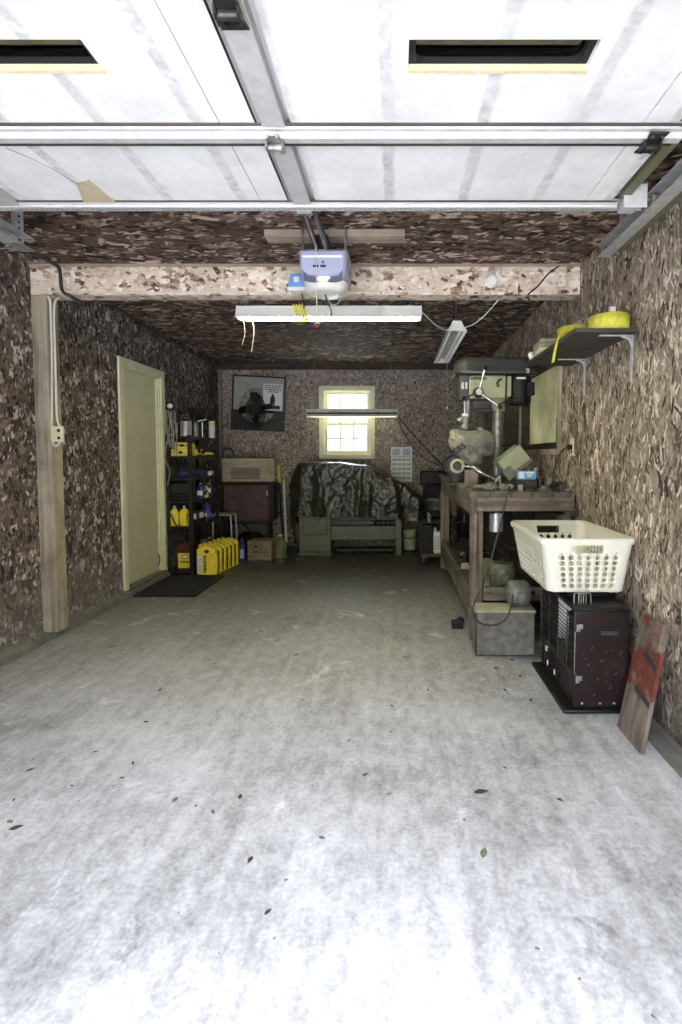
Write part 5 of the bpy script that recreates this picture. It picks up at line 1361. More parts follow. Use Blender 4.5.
b = MB(); b.box(1.00, 1.03, PY - .1215, PY - .118, 1.905, 1.94); b.tube([(.47, PY - .05, 1.905), (.445, PY - .06, 1.88), (.435, PY - .06, 1.875)], .006, 6); b.build('cover_latch', M['galv'], dp)
b = MB(); b.cyl((.985, PY, 1.69), (.985, PY, 1.895), .088, n=26); b.cyl((.985, PY, 1.67), (.985, PY, 1.69), .075, .088, 26); b.cbox((1.055, PY - .06, 1.79), (.055, .06, .10)); mo = b.build('motor', M['black'], dp, bevel=.004)
b = MB(); b.prism([(-.035, 0), (.035, 0), (.035, .014), (-.035, .014)], -.001, .002, lambda u, v, d: Vector((.975 + u, PY - .0895 + d, 1.865 + v))); b.build('plate', M['paper'], mo)
b = MB(); b.box(.87, .905, PY - .07, PY + .07, 1.73, 1.89); b.build('motor_mount', M['palegreen'], dp, bevel=.004)
bd_ = MB(); bd_.box(1.09, 1.225, 5.42, 5.44, BZ + .002, 1.80)  # dark panel stands in for the drill press's shade on the wall
tag(bd_.build('shade_board', M['darktrim'], bevel=.003), 'dark upright panel standing in for the shaded wall left of the cloudy window', 'board')
hb = at(479, 392, PY - .13); hb = Vector((hb.x, PY - .12, hb.z))
b = MB(); b.cyl((hb.x, PY - .085, hb.z), (hb.x, PY - .13, hb.z), .042, .036, 20); b.build('feed_hub', M['blackmetal'], dp)
b = MB(); b.cyl((hb.x, PY - .13, hb.z), (hb.x, PY - .142, hb.z), .024, n=16); b.build('hub_cap', M['galv_white'], dp)
for (px, py) in ((485, 368), (500, 407), (464, 398)):
    e = at(px, py, PY - .15); c = Vector((hb.x, PY - .125, hb.z)); e = Vector((e.x, PY - .15, e.z))
    b = MB(); b.cyl(c, e, .0065, n=10); s_ = b.build('feed_spoke', M['chrome'], dp)
    b = MB(); b.sphere(e, .017, n=12, m=8); b.build('knob', M['black'], s_)
qx = .575
b = MB(); b.cyl((qx, PY, 1.60), (qx, PY, 1.715), .028, n=18); b.cyl((qx, PY, 1.55), (qx, PY, 1.60), .024, .03, 16); b.cyl((qx, PY, 1.50), (qx, PY, 1.55), .012, .024, 14); b.build('chuck', M['steel'], dp)
b = MB(); b.cyl((qx, PY, 1.40), (qx, PY, 1.50), .005, n=8); b.build('drill_bit', M['steel'], dp)
b = MB(); b.cyl((.545, PY - .06, 1.60), (.545, PY - .06, 1.71), .012, n=10); b.box(.52, .57, PY - .075, PY - .045, 1.58, 1.60); b.build('depth_stop', M['chrome'], dp)
b = MB(); b.box(.60, .76, PY - .10, PY + .02, 1.615, 1.63); b.box(.62, .74, PY - .06, PY + .06, 1.64, 1.70); b.build('quill_guard', M['darksteel'], dp)
b = MB(); b.cyl((PX - .17, PY - .0, 1.31), (PX - .17, PY, 1.335), .13, n=28); b.cyl((PX, PY, 1.24), (PX, PY, 1.34), .056, n=20); b.box(PX - .14, PX, PY - .03, PY + .03, 1.27, 1.31); b.build('table', M['cabgreen'], dp, bevel=.003)
b = MB(); b.cyl((PX + .05, PY - .06, 1.29), (PX + .11, PY - .07, 1.29), .05, n=18); b.build('table_crank', M['darksteel'], dp)
cable('motor_lead', [Vector((.96, PY - .10, 1.72)), at(505, 402, 4.15), at(498, 405, 4.12)], .006, M['cord_black'], 'short black lead below the drill press motor', 'cord')
# vise on the table with plastic bag hung over it
vs = thing('drill_vise', 'small grey vise and clamp on the drill press table above the bag', 'vise', (PX - .22, PY, 1.336))
b = MB(); b.box(.54, .72, PY - .08, PY + .07, 1.336, 1.37); b.box(.54, .60, PY - .06, PY + .06, 1.37, 1.47); b.box(.66, .70, PY - .06, PY + .06, 1.37, 1.43); b.build('body', M['greymotor'], vs, bevel=.005)
b = MB(); e = at(465, 424, PY - .07); b.cyl((e.x, PY - .075, e.z - .05), (e.x + .01, PY - .075, e.z + .06), .030, .022, 16); b.sphere((e.x + .002, PY - .07, e.z - .03), .04, n=14, m=9); b.cyl((e.x - .05, PY - .06, e.z + .02), (e.x - .01, PY - .06, e.z + .05), .025, n=12); b.build('jaw', M['greymotor'], vs, bevel=.003)
cp = at(481, 430, PY - .12)
can(cp.x, PY - .10, 1.432, .030, .055, M['steel'], 'steel_cup', 'small bright steel cup standing on the vise above the bag', 'cup')
def bag():
    from mathutils import noise
    b = MB()
    outl = [(452, 429), (470, 431), (486, 430), (492, 437), (494, 448), (491, 454), (483, 456), (482, 462), (476, 465), (466, 464), (458, 456), (451, 449), (448, 442), (449, 436)]
    P = [at(x, y, PY - .15) for x, y in outl]
    c = sum(P, Vector()) / len(P)
    from math import atan2
    N = 56; ring0 = catmull(P, 4, True); N = len(ring0)
    lay = []
    for side in (-1, 1):
        rows = []
        for k in range(9):
            r = 1 - k / 8
            row = []
            for i, p in enumerate(ring0):
                q = c + (p - c) * r
                bul = (1 - r ** 2.2) * .055
                n_ = (abs(noise.noise(Vector((q.x * 14 + q.z * 9, q.z * 14, side * 3)))) - .2) * .06 * (1 - r ** 4) + abs(noise.noise(Vector((q.x * 38, q.z * 38, side * 5)))) * .022
                row.append(b.bm.verts.new((q.x, PY - .175 + side * bul * (1 if side < 0 else .6) + n_, q.z)))
            rows.append(row)
        for a_, c_ in zip(rows, rows[1:]):
            for i in range(N): b.face([a_[i], a_[(i + 1) % N], c_[(i + 1) % N], c_[i]])
        lay.append(rows)
    o1, o2 = lay[0][0], lay[1][0]
    for i in range(N): b.face([o1[i], o1[(i + 1) % N], o2[(i + 1) % N], o2[i]])
    bmesh.ops.remove_doubles(b.bm, verts=b.bm.verts, dist=.0006)
    t = thing('plastic_bag', 'crumpled grey white plastic bag hanging from the drill press table', 'bag', (c.x, PY - .175, c.z - .12))
    b.build('bag', M['bag'], t, smooth=60)
    e = at(459, 449, PY - .23); rot = R(38)
    b = MB(); b.text('585', .066, lambda u, v, d: Vector((e.x + u * math.cos(rot) - v * math.sin(rot), PY - .248 - d - .02 * (u > .0), e.z + u * math.sin(rot) + v * math.cos(rot))), .001, bold=.002); b.build('handwriting', M['ink'], t)
    b = MB()
    e2 = at(488, 447, PY - .2); b.lathe([(0, 0), (.03, 0), (.03, .002), (0, .002)], (e2.x, PY - .222, e2.z), (0, -1, 0), 16, .7, 1.2); b.build('opening', M['darksteel'], t)
bag()
dkc = thing('shade_cabinet', 'added dark low cabinet standing in for the shade behind the workbench', 'cabinet', (.95, 6.78, 0))  # added cabinet, darkens the view under the bench to the back wall
b = MB(); b.box(.80, 1.21, 6.60, 6.92, .04, .92); b.build('body', M['blackmetal'], dkc, bevel=.008)
b = MB(); b.box(.815, 1.195, 6.588, 6.60, .08, .88); dd = b.build('door', M['blackmetal'], dkc, bevel=.004)
b = MB(); b.box(.84, .855, 6.575, 6.588, .45, .55); b.build('handle', M['steel'], dd)
b = MB(); b.box(.81, 1.20, 6.61, 6.91, 0, .04); b.build('plinth', M['black'], dkc)
# bench grinder on a wood block
gx, gy = .60, 4.62
bl = MB(); bl.box(.53, .62, 4.02, 4.13, BZ + .001, BZ + .135); tag(bl.build('wood_block', M['lumber_z'], bevel=.004), 'upright wood block on the bench corner below the grinder wheel', 'wood block')
gr = thing('bench_grinder', 'dark bench grinder with pale wheel facing out at the bench edge', 'grinder', (.60, 4.35, BZ))
gc = at(457.5, 466, 4.28); gx, gz = gc.x, gc.z
b = MB(); b.cyl((gx + .005, 4.36, gz), (gx + .005, 4.62, gz), .062, n=22); b.box(gx - .03, gx + .07, 4.40, 4.60, BZ, gz - .03); b.box(gx - .05, gx + .1, 4.36, 4.64, BZ, BZ + .02); b.build('motor', M['darksteel'], gr, bevel=.004)
for y in (4.33, 4.66):
    b = MB(); b.cyl((gx, y - .02, gz), (gx, y + .02, gz), .085, n=26); b.build('wheel_guard', M['blackmetal'], gr, bevel=.003)
b = MB(); b.lathe([(.036, 0), (.058, 0), (.058, .020), (.036, .020)], (gx, 4.311, gz), (0, -1, 0), 28); b.build('wheel', M['tank_rim'], gr)
b = MB(); b.cyl((gx, 4.311, gz), (gx, 4.285, gz), .036, .03, 20); b.cyl((gx, 4.285, gz), (gx, 4.265, gz), .011, n=6); b.build('wheel_nut', M['darksteel'], gr)
# chrome socket wrench
wr = thing('socket_wrench', 'long chrome socket wrench resting on the wood block', 'wrench', at(470, 470, 4.0))
p0, p1, p2, p3 = at(463, 466, 4.0), at(472, 467, 3.98), at(482, 473, 3.94), at(500, 482, 3.88)
b = MB(); b.cyl(p0, p1, .007, .009, 12); b.build('drive_end', M['chrome'], wr)
b = MB(); b.cyl(p2, p3, .008, .006, 12); b.build('shaft', M['chrome'], wr)
b = MB(); d_ = (p2 - p1); b.lathe([(0, 0), (.012, .003), (.021, d_.length * .3), (.021, d_.length * .7), (.012, d_.length), (0, d_.length)], p1, d_, 16); b.build('head', M['chrome'], wr)
# pale green tipped box, blue box, cups
tb = thing('tipped_bin', 'pale green open plastic bin tipped over on the bench', 'bin', (.93, 4.05, BZ))
rot = Matrix.Rotation(R(-38), 3, 'Y')
cc = at(512, 461, 4.05)
b = MB()
for (c_, s_) in (((0, 0, -.075), (.20, .18, .008)), ((-.10, 0, 0), (.008, .18, .15)), ((.10, 0, 0), (.008, .18, .15)), ((0, .09, 0), (.2, .008, .15))):
    b.cbox(cc + rot @ Vector(c_), s_, rot)
b.cbox(cc + rot @ Vector((0, -.09, .01)), (.2, .008, .13), rot); b.build('shell', M['palegreen'], tb, bevel=.004)
b = MB(); b.cbox(cc + rot @ Vector((-.085, -.098, -.045)), (.075, .012, .09), rot); b.build('dark_flap', M['motorgreen'], tb, bevel=.004)
e = at(526, 475, 3.86)
bb = thing('blue_carton', 'small blue carton with white and yellow print on the bench', 'box', (e.x, 3.86, BZ))
b = MB(); b.box(e.x - .062, e.x + .062, 3.83, 3.90, e.z - .03, e.z + .03); bd = b.build('carton', M['lblue'], bb, bevel=.002)
b = MB(); b.box(e.x - .058, e.x - .02, 3.828, 3.83, e.z - .024, e.z + .024); b.box(e.x - .01, e.x + .05, 3.828, 3.83, e.z + .012, e.z + .022); b.build('white_patch', M['paper'], bb)
b = MB(); b.box(e.x + .0, e.x + .035, 3.8275, 3.83, e.z - .01, e.z + .006); b.build('yellow_patch', M['yellow'], bb)
b = MB(); b.box(e.x - .075, e.x + .07, 3.82, 3.92, BZ, e.z - .031); tag(b.build('dark_tray', M['darksteel'], bevel=.003), 'dark metal tray carrying the small blue carton', 'tray')
can(at(540, 478, 3.9).x, 3.9, BZ, .032, .075, M['darksteel'], 'dark_cup', 'dark metal cup right of the blue carton', 'cup')
can(at(536, 472, 4.0).x, 4.02, BZ, .022, .15, M['fanpaint'], 'grey_tube', 'tall grey tube standing behind the blue carton', 'tube')

# greasy small parts on the bench top and lower shelf
random.seed(23)
def scrap(kind, p, s, m, rz):
    b = MB(); x, y, z = p
    c, sn = math.cos(rz), math.sin(rz)
    if kind == 'pipe_fitting':
        d = Vector((c, sn, 0)); q = Vector((x, y, z + s * .35))
        b.cyl(q - d * s, q + d * s, s * .28, n=12); b.cyl(q - d * s, q - d * s * .6, s * .35, n=6); b.cyl(q + d * s * .6, q + d * s, s * .35, n=12); b.cyl(q, q + Vector((-sn, c, .3)) * s * .7, s * .2, n=10)
    elif kind == 'gear':
        n = 14; pr = []
        for i in range(n * 4):
            a = 2 * PI * i / (n * 4); r = s * (.9 if (i % 4) < 2 else .72); pr.append((r * math.cos(a), r * math.sin(a)))
        t = R(random.uniform(0, 60)); ct, st_ = math.cos(t), math.sin(t)
        b.prism(pr, 0, s * .3, lambda u, v, d: Vector((x + u * c - (v * ct - d * st_) * sn, y + u * sn + (v * ct - d * st_) * c, z + s * .9 * st_ + v * st_ + d * ct)))
        b.cyl((x, y, z + s * .9 * st_), (x, y, z + s * .9 * st_ + s * .5), s * .25, n=10)
    elif kind == 'bracket':
        b.prism([(-s, 0), (s, 0), (s, .2 * s), (-.75 * s, .2 * s), (-.75 * s, s), (-s, s)], -s * .35, s * .35, lambda u, v, d: Vector((x + u * c - d * sn, y + u * sn + d * c, z + v)))
        b.cyl((x + .3 * s * c, y + .3 * s * sn, z + .2 * s), (x + .3 * s * c, y + .3 * s * sn, z + .42 * s), s * .18, n=6)
    elif kind == 'flange':
        b.lathe([(s * .3, 0), (s * .9, 0), (s * .9, s * .18), (s * .5, s * .22), (s * .45, s * .6), (s * .3, s * .6)], (x, y, z), (random.uniform(-.1, .1), -.05, 1), 20)
        for k in range(4): a = PI / 2 * k + rz; b.cyl((x + s * .7 * math.cos(a), y + s * .7 * math.sin(a), z + s * .18), (x + s * .7 * math.cos(a), y + s * .7 * math.sin(a), z + s * .3), s * .1, n=6)
    elif kind == 'bolt':
        d = Vector((c, sn, 0)); q = Vector((x, y, z + s * .3)); b.cyl(q - d * s * 1.1, q + d * s, s * .16, n=8); b.cyl(q + d * s, q + d * s * 1.3, s * .3, n=6)
    elif kind == 'spanner':
        d = lambda u, v, w_: Vector((x + u * c - v * sn, y + u * sn + v * c, z + w_))
        b.prism([(-1.6 * s, -.12 * s), (1.3 * s, -.12 * s), (1.5 * s, -.35 * s), (1.9 * s, -.35 * s), (1.75 * s, -.1 * s), (1.75 * s, .1 * s), (1.9 * s, .35 * s), (1.5 * s, .35 * s), (1.3 * s, .12 * s), (-1.6 * s, .12 * s)], 0, .16 * s, d)
    return b.build(kind, m, bevel=.001)
LBL = {'pipe_fitting': 'greasy pipe fitting', 'gear': 'dark toothed gear', 'bracket': 'bent steel bracket', 'flange': 'round bolted flange', 'bolt': 'heavy steel bolt', 'spanner': 'flat open ended spanner'}
CATS = {'pipe_fitting': 'pipe fitting', 'gear': 'gear', 'bracket': 'bracket', 'flange': 'flange', 'bolt': 'bolt', 'spanner': 'spanner'}
kinds = list(LBL)
def scatter(n, x0, x1, y0, y1, z, s0, s1, where, grp, mats, avoid=()):
    pts = []
    tries = 0
    while len(pts) < n and tries < 4000:
        tries += 1
        x, y, s = random.uniform(x0, x1), random.uniform(y0, y1), random.uniform(s0, s1)
        if any((x - a) ** 2 + (y - b_) ** 2 < (s * 1.15 + t) ** 2 for a, b_, t in pts): continue
        if any(a0 - s < x < a1 + s and b0 - s < y < b1 + s for a0, a1, b0, b1 in avoid): continue
        pts.append((x, y, s))
    for i, (x, y, s) in enumerate(pts):
        k = kinds[i % len(kinds)]
        o = scrap(k, (x, y, z + .001), s, random.choice(mats), random.uniform(0, 6.28))
        tag(o, LBL[k] + ' ' + where, CATS[k], grp % CATS[k])
mm = [M['darksteel'], M['steel'], M['greymotor'], M['darksteel'], M['steel']]
scatter(36, .56, 1.18, 3.68, 4.02, BZ, .020, .036, 'among the scrap at the near end of the bench top', '%ss on the bench top', mm, avoid=((.54, .66, 3.74, 3.86), (.63, .77, 3.86, 4.0), (.61, .71, 3.69, 3.79), (.72, .84, 3.73, 3.92), (.81, .91, 3.67, 3.77), (.98, 1.10, 3.70, 3.82), (1.07, 1.19, 3.74, 3.86), (1.11, 1.19, 3.94, 4.02), (e.x - .09, e.x + .085, 3.8, 3.94), (.50, .64, 4.0, 4.15), (1.0, 1.12, 3.84, 3.97)))
scatter(14, .62, .90, 4.12, 5.92, .311, .035, .055, 'in the dark heap on the lower bench shelf', '%ss on the lower bench shelf', [M['darksteel'], M['blackmetal'], M['darksteel'], M['greymotor']], avoid=((.58, .84, 4.29, 5.62), (.73, .93, 4.10, 4.30)))
for (x, Y, kind, s) in ((.70, 5.50, 'flange', .11), (.72, 5.22, 'gear', .125), (.71, 4.93, 'pipe_fitting', .11), (.71, 4.66, 'bracket', .11), (.70, 4.41, 'gear', .115), (.83, 4.20, 'flange', .09)):
    tag(scrap(kind, (x, Y, .312), s, M['darksteel'], Y * 70), 'larger ' + LBL[kind] + ' in the dark heap under the bench', CATS[kind], 'larger %ss under the bench' % CATS[kind])
big = [(.60, 3.80, 'pipe_fitting', .062, 'greymotor', 'near the left bench corner'), (.70, 3.93, 'flange', .070, 'steel', 'lying left of the blue carton'), (.66, 3.74, 'gear', .055, 'steel', 'at the front bench edge'), (.78, 3.78, 'pipe_fitting', .060, 'galv', 'in front of the tipped bin'), (.86, 3.72, 'bracket', .045, 'greymotor', 'at the middle of the front bench edge'), (1.04, 3.76, 'flange', .055, 'greymotor', 'in front of the grey tube'), (1.13, 3.80, 'gear', .060, 'darksteel', 'near the wall on the bench'), (.74, 4.10, 'bracket', .085, 'darksteel', 'behind the bench clutter under the bag')]
for (x, y, kind, s, m_n, wh) in big:
    tag(scrap(kind, (x, y, BZ + .001), s, M[m_n], x * 9), 'large ' + LBL[kind] + ' ' + wh, CATS[kind])
ocn = thing('oil_can', 'small grey oil can with thin spout on the bench near the wall', 'oil can', (1.10, 3.92, BZ))
b = MB(); b.lathe([(0, 0), (.036, 0), (.038, .006), (.038, .05), (.020, .075), (.010, .085), (0, .085)], (1.15, 3.98, BZ + .001), n=20); b.build('body', M['greymotor'], ocn)
b = MB(); b.cyl((1.15, 3.98, BZ + .084), (1.11, 3.93, BZ + .17), .006, .003, 8); b.build('spout', M['steel'], ocn)
pl = thing('pliers', 'dark pliers with pale grips leaning on the tipped bin', 'pliers', (.72, 3.86, BZ))
for sg in (-1, 1):
    b = MB(); b.tube([(.76, 3.90, BZ + .10), (.745 + .012 * sg, 3.89, BZ + .07), (.735 + .022 * sg, 3.875, BZ + .03), (.728 + .020 * sg, 3.865, BZ + .004)], .0065, 7); b.build('grip', M['tank_rim'], pl)
b = MB(); b.cyl((.76, 3.90, BZ + .098), (.775, 3.905, BZ + .145), .014, .005, 10); b.build('jaw', M['darksteel'], pl)
q = at(465, 563, 4.6); b = MB(); b.prism([(-.04, 0), (.05, 0), (.02, .05), (-.03, .045)], -.02, .02, lambda u, v, d: Vector((.60 + u, 4.55 + d, .312 + v))); tag(b.build('pale_chip', M['tank_rim'], bevel=.004), 'small pale wedge on the lower bench shelf', 'wedge')
# added dark boxes standing in for the shade at the lower shelf's back
for i, (x0, x1, y0, y1, h, lab) in enumerate(((.98, 1.19, 3.80, 4.3, .56, 'added dark crate for the shade under the bench, near end'), (.95, 1.19, 4.4, 5.0, .60, 'added dark crate for the shade under the bench, middle'), (.95, 1.19, 5.1, 5.9, .52, 'added dark crate for the shade under the bench, far end'))):
    t = thing('shade_box', lab, 'crate', ((x0 + x1) / 2, (y0 + y1) / 2, .312))
    b = MB(); b.box(x0, x1, y0, y1, .312, .325); b.box(x0, x0 + .012, y0, y1, .325, .312 + h); b.box(x1 - .012, x1, y0, y1, .325, .312 + h); b.box(x0, x1, y0, y0 + .012, .325, .312 + h); b.box(x0, x1, y1 - .012, y1, .325, .312 + h); b.build('box', M['darktrim'], t, bevel=.003)
    b = MB()
    for zz in (.08, .18): b.box(x0 - .004, x0, y0, y1, .312 + zz, .312 + zz + .03); b.box(x0, x1, y0 - .004, y0, .312 + zz, .312 + zz + .03)
    b.build('batten', M['brownwood'], t)
b = MB(); b.cyl((.52 - .07, 3.93, .03), (.50, 4.02, .03), .03, n=12); b.box(.42, .50, 3.90, 3.98, 0, .05); tag(b.build('dark_block', M['rubber'], bevel=.006), 'small black rubber block on the floor by the bench leg', 'block')

# ------------------------------------------------------------------ heater with basket on top
HX0, HX1, HY0, HY1, HZ = .885, 1.158, 2.625, 3.20, .528
ht = thing('kerosene_heater', 'dark maroon kerosene heater with wire grille by the right wall', 'heater', ((HX0 + HX1) / 2, (HY0 + HY1) / 2, 0))
b = MB(); b.box(HX0 - .055, HX1 + .02, HY0 - .03, HY1 + .03, .004, .022); b.build('base_pan', M['blackmetal'], ht, bevel=.006)
b = MB(); b.box(HX0, HX1, HY0, HY0 + .025, .022, HZ - .018); b.build('side_panel', M['maroon'], ht, bevel=.006)
b = MB(); b.box(HX0, HX1, HY1 - .025, HY1, .022, HZ - .018); b.build('side_panel', M['maroon'], ht, bevel=.006)
b = MB(); b.box(HX1 - .015, HX1, HY0 + .025, HY1 - .025, .022, HZ - .018); b.build('back_panel', M['maroon'], ht)
b = MB(); b.box(HX0 - .004, HX1 + .003, HY0 - .004, HY1 + .004, HZ - .018, HZ)
b.box(HX0 + .03, HX1 - .03, HY0 + .20, HY1 - .04, HZ, HZ + .038); tp_ = b.build('top_plate', M['blackmetal'], ht, bevel=.005)
b = MB()
for i in range(7): x = HX0 + .05 + i * .027; b.box(x, x + .012, HY0 + .22, HY1 - .06, HZ + .038, HZ + .041)
b.build('vent_slot', M['ink'], tp_)
b = MB(); b.box(HX0 + .004, HX0 + .03, HY0 + .025, HY1 - .025, .022, .20); b.build('front_panel', M['maroon'], ht, bevel=.004)
b = MB(); b.box(HX0 + .0, HX0 + .004, HY0 + .10, HY1 - .10, .05, .16); b.build('control_plate', M['black'], ht, bevel=.002)
for y in (2.86, 2.99):
    b = MB(); b.cyl((HX0, y, .105), (HX0 - .022, y, .105), .021, n=18); k = b.build('knob', M['black'], ht)
    b = MB(); b.box(HX0 - .026, HX0 - .021, y - .003, y + .003, .095, .122); b.build('pointer', M['paper'], k)
b = MB(); b.box(HX0 - .004, HX0 + .004, 3.08, 3.11, .14, .165); b.build('badge', M['paper'], ht)
# reflector (curved sheet), burner, grille
b = MB(); P0 = []
for i in range(13):
    a = R(-80 + 160 * i / 12); P0.append((HX0 + .05 + .14 * math.cos(a), (HY0 + HY1) / 2 + .225 * math.sin(a)))
for (p, q) in zip(P0, P0[1:]): b.poly([(p[0], p[1], .205), (q[0], q[1], .205), (q[0], q[1], HZ - .03), (p[0], p[1], HZ - .03)])
bmesh.ops.remove_doubles(b.bm, verts=b.bm.verts, dist=.0005)
o = b.build('reflector', M['white'], ht, smooth=60); m_ = o.modifiers.new('solid', 'SOLIDIFY'); m_.thickness = .003
b = MB(); b.box(HX0 + .01, HX1 - .02, HY0 + .03, HY1 - .03, .198, .205); b.build('burner_deck', M['blackmetal'], ht)
b = MB(); cyb = 2.79; b.cyl((HX0 + .09, cyb, .205), (HX0 + .09, cyb, .27), .075, .065, 26); b.cyl((HX0 + .09, cyb, .27), (HX0 + .09, cyb, .44), .062, n=26); b.cyl((HX0 + .09, cyb, .44), (HX0 + .09, cyb, .45), .066, n=26); b.build('burner', M['darksteel'], ht)
for i in range(15):
    z = .215 + i * .020
    b = MB(); b.tube([(HX0 + .012, HY0 + .025, z), (HX0 - .016, HY0 + .045, z), (HX0 - .016, HY1 - .045, z), (HX0 + .012, HY1 - .025, z)], .0022, 5, 0); b.build('grille_wire', M['blackmetal'] if i % 3 else M['darksteel'], ht)
for y in (HY0 + .05, HY0 + .20, HY0 + .36, HY1 - .05):
    b = MB(); b.tube([(HX0 - .019, y, .205), (HX0 - .019, y, .505)], .003, 6, 0); b.build('grille_upright', M['darksteel'], ht)
for i in range(3):
    y = 2.685 + i * .0; x = HX0 + .022 + i * .024
    b = MB(); b.tube([(x, 2.70, HZ - .002), (x, 2.70, HZ + .04), (x + .004, 2.70, HZ + .052), (x + .03, 2.70, HZ + .052), (x + .036, 2.70, HZ + .04), (x + .036, 2.70, HZ - .002)], .0028, 6, 3); b.build('wire_guard_loop', M['steel'], ht)
b = MB(); b.box(1.018, 1.105, HY0 - .002, HY0 + .003, .388, .418); hp = b.build('handle_recess', M['ink'], ht)
b = MB(); b.box(1.012, 1.112, HY0 - .008, HY0, .412, .424); b.build('handle_lip', M['maroon'], ht, bevel=.002)
for z in (.425, .165):
    b = MB(); b.box(HX0 + .012, HX0 + .030, HY0 - .004, HY0, z - .018, z + .018); b.box(HX0 + .022, HX0 + .042, HY0 - .007, HY0 - .003, z - .004, z + .020); b.cyl((HX0 + .022, HY0 - .010, z - .006), (HX0 + .022, HY0, z - .006), .005, n=8); b.build('latch', M['steel'], ht, bevel=.001)
b = MB(); b.tube([(HX0 + .03, HY0 - .003, .445), (HX0 + .004, HY0 - .003, .40), (HX0 + .004, HY0 - .003, .20), (HX0 + .03, HY0 - .003, .17)], .002, 5, 0); b.build('wire_clip', M['steel'], ht)
b = MB()
for (x, z) in ((.93, .045), (1.02, .045), (1.09, .045)): b.cyl((x, HY0 - .003, z), (x, HY0, z), .006, n=8)
b.build('screw', M['galv'], ht)
random.seed(3); b = MB()
for i in range(22): x, z = random.uniform(.93, 1.13), random.uniform(.08, .33); r = random.uniform(.0007, .0019); b.cyl((x, HY0 - .0006, z), (x, HY0 + .001, z), r, n=6)
b.build('paint_fleck', M['enamel'], ht)

